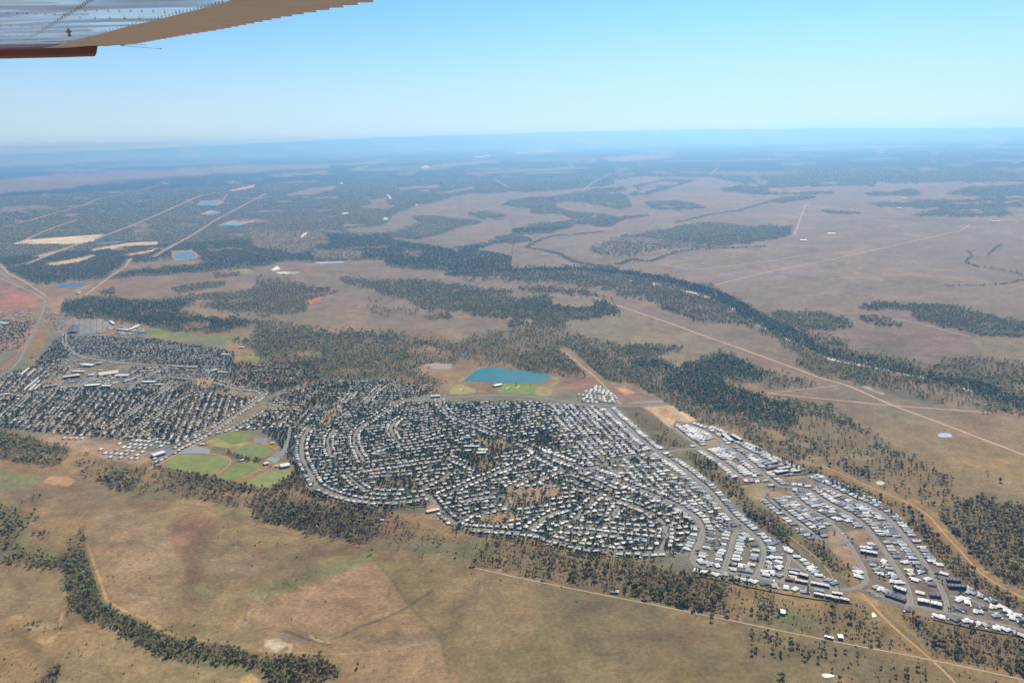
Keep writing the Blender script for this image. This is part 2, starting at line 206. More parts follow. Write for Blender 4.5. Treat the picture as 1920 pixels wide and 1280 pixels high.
TINT = [  # (r,g,b), strength, feather px, outline
((136,116,91), .9, 40, "700,300 1960,300 1960,800 1640,830 1440,720 1000,640 500,660 300,540"),
((140,124,92), .8, 20, "960,560 1160,570 1440,690 1460,730 1260,690 1100,650 1050,610"),
((136,108,94), .55, 3, "1547,620 1615,610 1652,615 1702,610 1752,610 1820,635 1847,665 1815,670 1772,672 1750,682 1715,677 1665,662 1595,640"), ((136,106,96), .7, 3, "1615,581 1652,580 1710,582 1727,602 1790,615 1840,632 1760,615 1680,596"),
((152,128,112), .6, 5, "1290,520 1340,512 1530,490 1550,515 1440,530"), ((140,126,88), .6, 6, "1820,635 1960,634 1960,690 1847,665"),
((138,116,78), 1, 5, "700,1045 770,1020 900,1064 1177,1124 1305,1149 1423,1173 1500,1188 1640,1215 1700,1228 1800,1262 1960,1300 1960,1340 843,1340 838,1245 828,1199 806,1174 767,1135"),
((165,132,98), .75, 14, "480,1150 560,1105 697,1045 732,1082 767,1135 640,1192 600,1200 500,1170"), ((160,130,96), .6, 14, "640,1210 760,1160 828,1210 840,1300 640,1300"), ((152,128,92), .6, 16, "-50,1060 110,1085 130,1150 -50,1170"),
((150,128,90), .6, 18, "80,1250 230,1190 480,1260 520,1340 120,1340"), ((164,136,102), .6, 20, "170,960 320,945 330,1130 290,1160 200,1090"), ((160,132,104), .5, 14, "390,1040 480,1030 520,1060 460,1080 400,1070"),
((134,94,74), .62, 7, "322,983 354,958 396,965 410,1011 375,1025 382,1068 400,1103 393,1131 372,1138 326,1124 350,1100 350,1068 330,1032 318,1011"), ((132,96,76), .6, 8, "225,915 300,925 340,945 280,960 240,950"), ((132,96,76), .6, 5, "400,1000 450,1010 530,1050 490,1050"),
((104,112,70), .6, 7, "-20,955 60,965 50,1010 130,1035 165,1010 200,1120 310,1190 400,1205 530,1232 640,1250 630,1290 500,1290 340,1240 190,1170 110,1100 120,1065 0,1050"), ((112,100,84), .6, 6, "470,935 600,935 730,960 720,1010 680,1020 480,970"), ((128,96,76), .5, 4, "235,1101 280,1104 270,1115 240,1110"), ((136,134,80), .8, 5, "357,1096 382,1096 400,1114 393,1128 368,1114"),
((124,124,82), .6, 14, "140,915 230,905 330,925 420,945 300,935 200,935"), ((126,134,86), .7, 5, "0,880 60,890 95,900 50,915 0,925"), ((122,100,82), .6, 14, "20,920 120,915 230,925 130,960 20,950"), ((122,100,84), .4, 10, "60,890 160,880 240,905 200,920 90,925"),
((116,132,76), .7, 7, "405,945 440,955 470,960 450,975 420,965"), ((112,128,78), .75, 7, "690,1025 750,1005 765,1020 700,1040"), ((122,128,84), .5, 14, "745,1025 860,1010 960,1010 940,1050 850,1060"), ((110,122,66), .7, 8, "850,1040 870,1022 940,1022 900,1050"),
((192,146,104), 1, 1.2, "79,903 94,893 125,893 144,900 129,911 100,909"), ((196,168,128), .7, 4, "42,1176 60,1172 100,1169 95,1176 60,1182"), ((196,160,112), .8, 3, "63,1200 83,1197 113,1184 98,1205 80,1206"), ((190,160,116), .6, 3, "19,1153 44,1151 40,1158 22,1160"), ((214,194,162), .9, 3, "498,1199 521,1197 540,1209 519,1219 496,1211"),
((188,150,116), .6, 5, "442,1160 466,1160 462,1180 446,1190"), ((196,158,96), .8, 4, "450,1270 470,1262 490,1275 480,1290 455,1290"), ((130,116,100), .5, 6, "540,1180 585,1188 570,1210 520,1195"),
((176,140,104), .9, 3, "1612,1107 1643,1116 1648,1132 1641,1139 1616,1123 1594,1112"), ((190,148,104), .8, 4, "1560,1268 1588,1260 1612,1272 1615,1290 1560,1290"), ((120,122,76), .8, 8, "1440,1140 1535,1145 1525,1190 1460,1180"), ((108,100,64), .7, 4, "1650,1140 1700,1185 1745,1232 1725,1215 1670,1165"),
((166,132,100), .6, 6, "1600,1170 1640,1180 1630,1200 1605,1195"), ((160,122,92), .5, 8, "1752,1180 1830,1190 1850,1230 1780,1215"), ((124,112,94), .45, 6, "960,1025 1020,1035 1040,1060 980,1075 950,1050"), ((166,128,98), .9, 2, "78,705 118,700 125,716 80,722"), ((170,124,96), .8, 2, "128,715 165,714 160,728 118,728"), ((182,146,110), .8, 2, "925,1068 940,1062 945,1070 935,1074"),
((130,122,100), 1, 3, "-100,660 45,655 60,700 110,590 130,600 190,625 275,625 300,640 420,640 440,680 520,730 600,712 745,713 800,735 1000,738 1135,722 1170,758 1250,840 1345,905 1440,990 1600,1106 1560,1120 1300,1075 1250,1062 1110,1035 1010,1010 860,990 790,960 690,950 600,928 560,900 545,860 520,830 440,800 420,800 330,850 230,870 90,825 40,812 -100,790"),
((130,118,98), 1, 2, "1205,765 1250,760 1320,790 1400,828 1470,855 1530,888 1600,925 1660,945 1700,980 1760,1040 1800,1085 1840,1105 1940,1150 1940,1205 1860,1185 1690,1145 1620,1110 1590,1040 1550,1020 1480,985 1420,930 1330,860 1260,805"),
((150,126,96), 1, 2, "1560,1000 1590,1045 1600,1062 1560,1040 1520,1020 1545,1010"), ((178,144,106), .8, 3, "1550,1020 1590,1022 1612,1062 1580,1058"), ((176,144,108), .9, 2, "1583,996 1628,993 1645,1018 1612,1025 1598,1012"), ((170,142,106), .9, 2, "1553,997 1578,995 1590,1015 1555,1014"),
((172,144,104), 1, 1.5, "1385,908 1430,905 1442,918 1430,930 1432,938 1405,935"), ((172,144,104), 1, 1, "1436,926 1448,920 1478,920 1478,930 1445,931"), ((160,132,96), .9, 1.5, "1448,896 1500,893 1515,893 1470,900"), ((164,136,98), .9, 1.5, "1516,900 1525,905 1565,932 1545,928 1520,908"), ((190,154,112), 1, 1.2, "1315,825 1345,823 1348,832 1325,837"),
((212,172,116), 1, .8, "1203,763 1257,758 1307,787 1290,792 1267,788 1258,802 1250,800"), ((150,120,98), 1, 1.5, "1133,715 1173,757 1186,758 1247,753 1227,740 1180,718"), ((206,158,92), .9, 1.5, "1150,725 1175,728 1192,736 1172,741"), ((156,112,90), .9, 2, "1060,710 1110,705 1130,718 1090,732 1062,722"), ((200,150,100), .8, 2, "1022,716 1037,706 1055,712 1040,722"),
((112,98,70), .9, 2.5, "1165,763 1200,763 1225,775 1300,838 1253,845 1205,805 1183,783"), ((116,108,74), .9, 3, "1253,848 1300,845 1345,870 1400,925 1480,990 1560,1040 1597,1100 1550,1085 1490,1020 1440,975 1380,920 1300,880"), ((124,132,80), .7, 4, "1225,815 1280,838 1250,843"), ((126,124,80), .7, 5, "1325,905 1360,918 1400,955 1375,945"),
((176,146,96), .95, 2, "358,721 371,710 396,707 403,714 390,727"), ((188,156,108), .95, 2, "890,812 905,818 965,832 965,845 935,842 905,832"), ((166,124,86), .9, 2, "888,868 905,862 930,872 912,882 895,878"), ((180,150,104), .9, 1.5, "600,792 615,770 638,757 640,763 625,785 610,800"), ((184,148,108), .8, 1, "618,770 638,756 640,762 630,768"),
((150,112,92), .6, 2, "705,905 780,895 785,915 700,915"), ((168,134,96), .6, 4, "800,962 850,975 830,985 790,975"), ((172,136,102), .7, 3, "940,905 1050,905 1060,925 1010,940 960,950 955,925"), ((170,140,96), .7, 3, "900,965 960,958 980,970 940,985 900,980"),
((178,120,92), .8, 2, "0,534 37,545 75,556 60,575 37,577 10,583 0,585 0,560"), ((176,128,98), .8, 2, "0,643 40,638 62,600 72,620 45,650 35,675 10,698 0,705 0,690 30,665 38,648 0,655"), ((166,134,98), .8, 2, "105,615 132,600 138,607 130,622 108,624"), ((180,128,92), .8, 1.5, "80,712 115,709 112,720 84,718"), ((176,128,100), .8, 1.5, "95,565 118,555 120,570 112,590 98,585"),
((188,152,118), .7, 2, "85,825 110,815 240,835 300,850 260,872 200,860 130,838"), ((120,132,72), .9, 2, "262,618 300,612 371,626 409,629 497,635 493,643 440,641 427,639 390,643 352,637 300,634"), ((120,136,70), .8, 1.5, "461,650 508,648 531,671 510,673"), ((136,146,70), 1, 1, "446,672 459,667 491,668 487,674 465,676"), ((120,136,70), .8, 1.5, "557,644 594,652 560,655"),
((118,138,72), .7, 2, "612,725 655,722 655,732 605,735"), ((122,134,80), .6, 3, "585,750 625,745 600,760 560,765"), ((190,158,118), .8, 2, "1590,850 1620,850 1640,860 1620,866 1600,860"),
((150,60,45), 0, 1, "0,0 1,0 1,1"), ((226,110,80), .95, .8, "572,568 590,560 610,553 605,558 585,570"), ((150,108,90), .7, 1.5, "585,545 640,545 610,555 560,562"),
((220,196,152), 1, .6, "17,458 50,450 115,444 195,439 185,446 175,453 135,458 50,458"), ((216,180,128), 1, .6, "82,495 135,486 175,477 182,480 150,491 100,499"), ((214,182,138), 1, .6, "175,466 240,455 297,452 295,460 240,462 165,472"), ((218,180,124), 1, .5, "232,478 292,467 290,471 245,480"), ((196,160,120), .9, .8, "60,481 115,466 135,465 82,482"),
((216,176,146), 1, .5, "427,357 480,346 475,352 435,359"), ((170,140,110), .9, .8, "320,470 360,468 378,482 325,490"), ((190,156,120), .9, .6, "367,385 378,376 415,374 412,385"), ((190,156,120), .9, .6, "370,402 395,395 418,397 400,403"), ((196,166,136), .9, .6, "403,424 430,414 480,414 450,424"), ((200,150,120), .9, .5, "413,380 424,364 428,364 416,381"),
((232,226,186), 1, .3, "515,512 530,509 567,510 552,514"), ((234,222,180), 1, .4, "508,506 520,498 526,504 515,507"), ((240,214,180), 1, .5, "562,447 568,438 583,432 570,443"), ((230,216,190), 1, .4, "640,402 645,398 657,398 650,402"), ((232,206,184), 1, .4, "725,366 729,364 736,374 731,373"), ((232,206,184), 1, .4, "718,412 721,407 731,410 724,413"), ((236,220,200), 1, .3, "776,385 780,382 784,385"),
((236,234,230), 1, .3, "637,343 641,341 643,344 639,345"), ((206,196,182), .6, .5, "950,287 975,284 990,286 970,289"), ((206,196,182), .6, .5, "1005,284 1030,281 1045,283 1020,286"), ((220,214,206), .9, .5, "887,295 915,290 920,293 893,296"), ((210,226,236), .8, .4, "886,295 915,290 914,292 890,296"), ((226,200,170), .9, .5, "787,314 800,309 806,314 795,316"), ((206,176,150), .8, .5, "814,502 822,492 830,500 828,505"),
((196,120,96), .5, 2, "1665,708 1700,705 1730,712 1700,722"), ((96,92,80), .8, 2, "1650,722 1690,733 1752,748 1760,758 1740,757 1690,747 1660,736"), ((222,220,226), .7, .6, "1614,723 1625,728 1655,740 1660,737 1640,733 1628,724"),
((160,150,80), .8, 2, "430,500 470,505 480,512 440,515")]
if True:
    TINT = [t for t in TINT if t[1] > 0]
SAND = [(9, "1185,527 1220,531 1297,548 1330,557 1360,570 1390,588 1422,608 1440,618 1470,631 1502,648 1517,657 1565,675 1597,681 1622,686 1672,696 1700,702 1732,708 1765,718 1800,727 1830,737 1877,752 1915,763 1935,768", .55), (8, "842,480 822,497 828,505", .8)]
STAIN = [((196,170,134), 5, .8, "500,1112 492,1127 479,1137 468,1146 461,1158 470,1170 466,1186"), ((194,166,130), 4, .7, "492,1127 482,1118 474,1112"), ((188,160,126), 4, .7, "461,1158 448,1162 438,1170"), ((90,80,60), 4, .6, "505,1114 496,1129 482,1140 471,1149"), ((190,160,122), 4, .7, "580,1190 592,1198 604,1202 618,1204"), ((92,84,64), 5, .6, "526,1178 545,1184 560,1192 580,1198 600,1206 620,1208"), ((196,158,112), 5, .7, "117,1150 114,1162 112,1172"), ((88,80,58), 9, .5, "157,985 150,997 158,1010"), ((112,104,72), 5, .5, "235,1103 250,1112 300,1118 345,1126"),
((96,88,62), 4, .5, "310,1140 345,1135 380,1150 405,1165"), ((120,110,84), 4, .6, "640,1192 600,1206"), ((98,90,66), 5, .45, "240,930 300,936 380,950 470,985 600,1012 690,1030"), ((176,150,112), 3, .6, "1008,1060 1090,1040 1180,1052"), ((100,92,64), 4, .5, "1180,1000 1180,1052 1170,1120"), ((86,78,58), 8, .6, "1480,1180 1481,1181"), ((92,84,66), 7, .7, "640,1192 675,1174 728,1156 764,1138 790,1120 810,1107"), ((98,86,68), 6, .7, "502,1115 486,1132 463,1146 458,1159 473,1171 467,1184 500,1178 540,1185 580,1200"),
((176,146,110), 4, .7, "404,1202 456,1205 488,1218 519,1222 571,1223 634,1226 700,1222 746,1216 817,1199"), ((112,108,72), 7, .6, "697,1043 732,1082 767,1135 806,1174 828,1199 838,1245 845,1290"), ((100,94,66), 4, .5, "935,1074 900,1120 850,1165"),
((118,126,80), 45, .55, "697,1037 640,1060 580,1078 531,1096 490,1112"), ((190,144,98), 6, .9, "163,1018 173,1047 188,1088 200,1124 229,1143 271,1159 313,1186 355,1197 399,1201"), ((186,150,104), 5, .9, "123,894 146,880 187,858 200,850"), ((196,170,130), 7, .9, "529,1205 546,1210 544,1218 536,1223"),
((120,106,80), 6, .7, "0,935 60,925 100,935"), ((108,98,92), 5, .6, "1557,443 1690,436 1802,431"), ((186,150,116), 5, .8, "1308,1149 1330,1149 1387,1165 1392,1153 1402,1146")]
# ---------------------------------------------------------------- streets: (key, description, width, style, rows, points)
ST = [
('ring', 'the wide avenue', 11, 'new', 'b', "988,836 1007,848 1052,862 1077,872 1107,882 1143,895 1177,908 1217,925 1242,933 1260,942 1280,952 1300,962 1310,972 1316,983 1319,995 1318,1005 1314,1015 1306,1028 1299,1038 1294,1048 1296,1055 1308,1062"),
('ringS', 'the long southern road', 10, 'none', '', "1308,1062 1323,1066 1352,1071 1378,1075 1423,1083 1469,1091 1505,1098 1542,1104 1569,1107 1600,1106 1614,1104 1625,1097 1629,1086 1625,1075 1615,1059 1606,1039 1595,1026 1580,999 1565,982 1550,969 1524,960 1501,943 1481,921"),
('E2', 'the tree corridor street', 9, 'new', 'b', "1243,855 1283,880 1335,923 1352,947 1370,968 1405,997 1430,1013 1438,1024 1437,1038 1430,1052 1418,1081"),
('E1', 'the northern corridor street', 9, 'new', 'b', "1140,765 1155,782 1173,795 1193,817 1217,835 1243,855"),
('F', 'the short bending street', 8, 'new', 'b', "1383,993 1375,997 1373,1018 1367,1042 1360,1060 1357,1070"),
('G', 'the pale concrete lane', 6, 'new', 'l', "1478,1040 1480,1048 1473,1072 1468,1090"), ('G2', 'the diagonal pale lane', 6, 'new', 'l', "1480,1043 1497,1057 1522,1078 1540,1090 1562,1104"),
('C1', 'the link road', 9, 'none', '', "1060,892 1077,884 1107,880 1130,873 1165,860 1190,851 1217,848 1250,846 1300,841 1335,836 1360,832"),
('Sa', 'the narrow street', 8, 'new', 'b', "1258,797 1280,815 1305,833 1322,845 1350,863 1392,895"), ('Sb', 'the central estate street', 8, 'new', 'b', "1292,795 1337,812 1350,827 1360,835 1385,849 1400,862 1420,878 1445,900 1460,911"), ('Sc', 'the outer crescent', 7, 'new', 'b', "1372,830 1400,845 1430,860 1470,880 1500,890"), ('Sd', 'the lower cross street', 7, 'new', 'b', "1392,897 1420,897 1445,892"),
('H', 'the western estate street', 8, 'new', 'b', "1441,934 1460,952 1490,975 1520,996 1540,1013"), ('H2', 'the stub street', 8, 'none', '', "1445,919 1430,924 1431,930 1441,934"), ('H3', 'stub', 8, 'none', '', "1540,1013 1559,1017 1586,1017"),
('R1', 'the main estate road', 8, 'new', 'b', "1484,925 1501,943 1524,960 1550,969 1565,980"), ('J', 'the middle estate street', 9, 'new', 'b', "1484,913 1512,909 1520,919 1542,937 1569,952 1599,964 1616,975 1632,997 1649,1020 1666,1044 1676,1058"), ('J2', 'x', 9, 'none', '', "1676,1058 1683,1068 1698,1090 1708,1108 1708,1123 1707,1134"),
('K', 'the eastern estate street', 9, 'new', 'b', "1535,905 1569,920 1587,932 1621,943 1655,960 1672,977 1689,997 1707,1020 1726,1044 1734,1056"), ('K2', 'x', 9, 'none', '', "1734,1056 1749,1079 1765,1101 1776,1117 1778,1136 1776,1148"),
('L', 'x', 8, 'none', '', "1625,1105 1643,1116 1670,1126 1698,1134 1734,1143 1770,1147 1798,1152 1834,1161 1871,1167 1925,1183"), ('M', 'x', 7, 'none', '', "1780,1117 1812,1120 1834,1130 1860,1148"), ('N', 'x', 7, 'none', '', "1616,1048 1661,1048"), ('N2', 'x', 7, 'none', '', "1661,1010 1696,1010"), ('N3', 'x', 8, 'none', '', "1460,911 1475,914 1490,911"),
('D', 'the northern distributor road', 10, 'none', '', "560,772 600,762 643,753 740,753 807,748 860,744 920,740 1007,743 1027,748 1093,757 1133,761 1200,761 1248,757"),
('O1', 'the outermost curve', 11, 'old', 'b', "580,803 570,817 565,832 565,850 570,867 578,882 587,898 595,912"), ('O1b', 'the southern curve', 8, 'old', 'b', "597,912 615,922 640,931 670,939 695,941 730,942 767,940 795,935 810,930"),
('O2', 'x', 7, 'old', 'b', "627,805 617,815 614,830 615,843 622,857"), ('O3', 'x', 8, 'old', 'b', "763,748 743,757 723,770 700,785 678,798 665,810 662,823 667,840 675,852 682,867"), ('O4', 'x', 7, 'old', 'b', "755,782 738,790 732,800 733,813 742,825 750,833"), ('O5', 'x', 7, 'old', 'b', "692,850 720,840 750,833 773,830 807,823 830,815"),
('O6', 'the upper arc street', 7, 'old', 'b', "652,889 680,881 730,875 767,870 805,864 835,860"), ('O6b', 'the lower arc street', 7, 'old', 'b', "650,890 665,905 692,925 730,925 775,922"), ('O6c', 'x', 7, 'old', 'b', "690,893 730,890 775,886"), ('O6d', 'x', 7, 'old', 'b', "790,912 830,898 845,885"),
('O7', 'x', 10, 'old', 'b', "823,748 827,763 837,775 850,782 890,799 930,815 970,831 988,837"), ('O9', 'x', 8, 'old', 'b', "837,857 858,865 883,877 902,883"), ('O10', 'the diagonal collector', 10, 'old', 'b', "1008,852 983,867 950,878 917,892 892,900 867,913 842,923 823,930"), ('O11', 'the short straight street', 9, 'old', 'b', "803,927 817,943 827,958 842,972 855,982"),
('O12', 'the corner street', 7, 'old', 'b', "855,982 875,968 900,960 930,955"), ('O12b', 'the hook street', 7, 'old', 'b', "860,940 900,932 940,925 965,935 960,950 930,957"), ('O13', 'the paddock edge street', 8, 'old', 'b', "870,990 900,992 933,995 983,997 1017,1003 1052,1019 1090,1026 1140,1032 1190,1037 1227,1036 1250,1034"), ('O13b', 'x', 8, 'none', '', "1250,1034 1290,1040"),
('O14', 'the bending street', 9, 'old', 'b', "1240,1031 1250,1017 1255,1000 1250,983 1240,972 1225,963 1208,953 1180,945 1140,933"), ('O15', 'the slanting street', 8, 'old', 'b', "1127,925 1113,937 1100,950 1088,962 1078,977"), ('O16', 'the dead end street', 8, 'old', 'b', "1160,950 1150,963 1142,975"), ('O17', 'the gully street', 7, 'old', 'b', "1050,957 1020,970 1003,983 990,997"), ('O18', 'the loop street', 7, 'old', 'b', "1030,1003 1052,990 1070,980"),
('O19', 'the first inner row', 6, 'old', 'b', "1060,995 1100,996 1150,1003 1200,1010 1235,1012"), ('O20', 'the second inner row', 6, 'old', 'b', "1085,984 1130,985 1180,990 1232,992"), ('O21', 'x', 7, 'old', 'b', "1000,905 1030,890 1060,880"), ('O22', 'x', 7, 'old', 'b', "1010,856 1040,872 1080,890 1120,905 1150,920"), ('O23', 'x', 7, 'old', 'b', "940,920 975,905 1000,890"), ('O24', 'x', 6, 'old', 'b', "1060,905 1090,918 1125,925"),
('T1', 'x', 9, 'old', 'b', "81,806 105,778 124,756 139,742 156,716 184,700"), ('T2', 'x', 9, 'old', 'b', "6,782 34,757 49,742 71,706"), ('T3', 'x', 7, 'old', 'b', "47,786 66,765 81,754"), ('T4', 'x', 9, 'old', 'b', "200,806 212,797 231,784 253,767 277,752 300,735 330,715"), ('T5', 'x', 8, 'old', 'b', "255,808 281,786 300,772 330,752 360,735"),
('T6', 'x', 9, 'old', 'b', "283,868 319,851 349,832 362,827 405,805 431,784 459,766 480,752 491,743 500,733 440,728 400,715 330,706 268,706"), ('T7', 'x', 8, 'old', 'b', "420,815 450,800 480,785 500,772"), ('W2', 'x', 9, 'old', 'r', "124,622 124,644 135,659 161,671 197,676 244,682 319,684 371,686 427,687"), ('TM', 'x', 12, 'none', '', "319,684 307,691 268,706 253,719 240,732"), ('T8', 'x', 7, 'none', '', "100,740 118,712 135,690"),
('T9', 'x', 7, 'none', '', "259,857 300,842 334,844"), ('T10', 'x', 8, 'old', 'b', "687,755 700,738 718,722"), ('T11', 'x', 7, 'old', 'b', "640,757 655,745 662,735"), ('T12', 'x', 8, 'none', '', "545,800 540,830 525,855"),
('W1', 'the highway', 16, 'none', '', "-20,500 0,508 19,525 47,542 75,553 84,562 82,579 75,598 62,622 51,645 45,658 37,676 19,693 0,706 -30,725"),
]
TR = [(9, 1, "1115,558 1150,570 1210,590 1260,607 1322,630 1385,652 1440,672 1495,692 1540,709 1590,722 1640,745 1672,759 1715,775 1770,795 1840,822 1930,856"), (7, 1, "1440,737 1540,747 1672,760 1810,770 1865,774"), (6, 0, "1440,737 1575,722"), (9, 1, "1227,492 1297,506 1440,490 1515,477"), (9, 1, "1340,534 1440,510 1565,485 1690,457 1802,432 1820,420"), (12, 0, "1490,440 1507,392 1512,382"), (6, 0, "1672,596 1727,607 1820,632"),
(7, 0, "975,552 1120,558"), (5.5, 0, "890,1064 965,1081 1015,1091 1065,1102 1115,1111 1177,1124 1240,1136 1305,1149 1341,1158 1387,1165 1423,1173 1469,1184 1523,1193 1569,1202 1606,1211 1661,1220 1716,1230 1749,1237 1807,1249 1862,1261 1930,1276"), (8, 2, "1616,1112 1625,1123 1641,1137 1647,1152 1672,1172 1709,1205 1749,1236 1770,1256 1800,1290"),
(7, 2, "1490,860 1560,879 1616,906 1665,926 1716,947 1738,960 1766,996 1796,1027 1843,1080 1880,1101 1930,1126"), (4, 0, "1475,862 1600,856"), (4, 2, "1365,925 1395,945 1403,955"), (4, 2, "1480,1005 1540,1050 1565,1085 1572,1106"), (30, 0, "0,427 50,415 100,400 157,385 180,374 250,359 300,347"), (26, 1, "37,455 75,437 105,425 145,412"), (30, 0, "0,502 50,495 125,465 187,445 250,422 312,395 375,367 410,360"), (22, 0, "287,482 325,460 362,440 400,415 437,395 475,375 500,362"), (14, 1, "-20,485 0,495 15,512 45,527 87,555"), (10, 1, "0,522 20,530 60,548 84,562"), (20, 0, "160,553 200,523 235,500 245,485"), (22, 0, "140,546 175,532"), (18, 0, "1090,360 1110,343 1140,328"), (16, 0, "1330,330 1345,315"), (20, 0, "926,336 955,352"), (8, 1, "280,879 330,852 390,820"), (6, 2, "430,849 466,827 482,825 516,841"), (6, 2, "384,850 420,851 441,865 405,890"), (5, 2, "443,901 489,880"), (10, 0, "1060,660 1090,685 1115,705 1135,725 1165,758"), (6, 1, "860,716 895,694 900,688"), (5, 0, "1020,472 1100,466 1240,460")]
FIELD = [((122,130,72), "405,816 439,807 478,814 450,826 431,832 412,826"), ((150,142,84), "382,829 405,818 431,834 469,827 455,835 431,841 400,836"), ((124,130,78), "467,829 516,841 484,861 429,848"), ((130,134,78), "330,852 375,852 420,854 439,865 403,888 383,891 302,874"), ((122,132,70), "443,868 474,863 491,874 443,901 409,895"), ((136,138,82), "489,886 547,880 546,889 501,916 456,906"),
((124,136,70), "947,718 1000,721 1010,722 1000,740 933,737 938,726"), ((160,140,90), "1010,722 1038,728 1032,743 1000,740"), ((158,144,84), "845,728 862,719 893,730 893,737 840,740")]
LOT = [((124,121,120), "474,822 501,820 502,831 480,829"), ((122,120,120), "508,854 540,839 538,848 525,859"), ((120,150,124), "497,861 508,856 525,859 517,867"), ((138,138,128), "339,844 364,835 394,841 394,850 337,850"), ((112,112,116), "285,849 303,839 330,843 315,851 298,858"), ((176,110,80), "800,948 815,944 820,952 803,956"), ((64,176,190), "388,700 393,694 398,695 394,701"), ((150,130,110), "792,684 818,680 850,684 842,692 815,692"), ((132,130,128), "195,605 204,602 216,616 207,617"), ((130,128,126), "170,700 180,695 178,712 165,715"), ((150,150,140), "1218,765 1222,765 1262,797 1258,798"), ((150,150,140), "1250,759 1254,759 1292,789 1288,790"), ((132,120,112), "1173,757 1186,754 1240,750 1247,755")]
LAKE = [((24,104,100), "905,686 960,692 1037,702 1022,718 960,717 900,716 865,714"), ((84,122,146), "327,475 360,471 370,482 330,486"), ((96,128,150), "372,384 380,377 412,377 410,384"), ((96,156,170), "412,421 430,417 462,418 447,424"), ((60,120,150), "385,401 395,398 410,398 400,401"), ((90,118,146), "180,455 235,451 225,456 185,458"), ((60,104,146), "103,536 150,529 165,533 112,541"), ((150,160,120), "1642,903 1650,901 1660,904 1655,909 1645,908"), ((190,196,120), "1634,1148 1638,1147 1645,1155 1635,1157"), ((150,168,182), "1757,816 1765,811 1782,812 1787,819 1765,820"), ((205,205,212), "1540,1264 1547,1262 1558,1263 1567,1267 1547,1270"), ((40,90,120), "865,662 876,660 880,664 868,666"), ((70,80,90), "212,902 222,900 226,908 215,910"), ((60,90,80), "464,637 478,635 482,639 470,641"), ((170,180,190), "585,492 640,490 650,492 600,494")]  # the eastern paddock dam's pale tone is a bright water reflection painted as colour
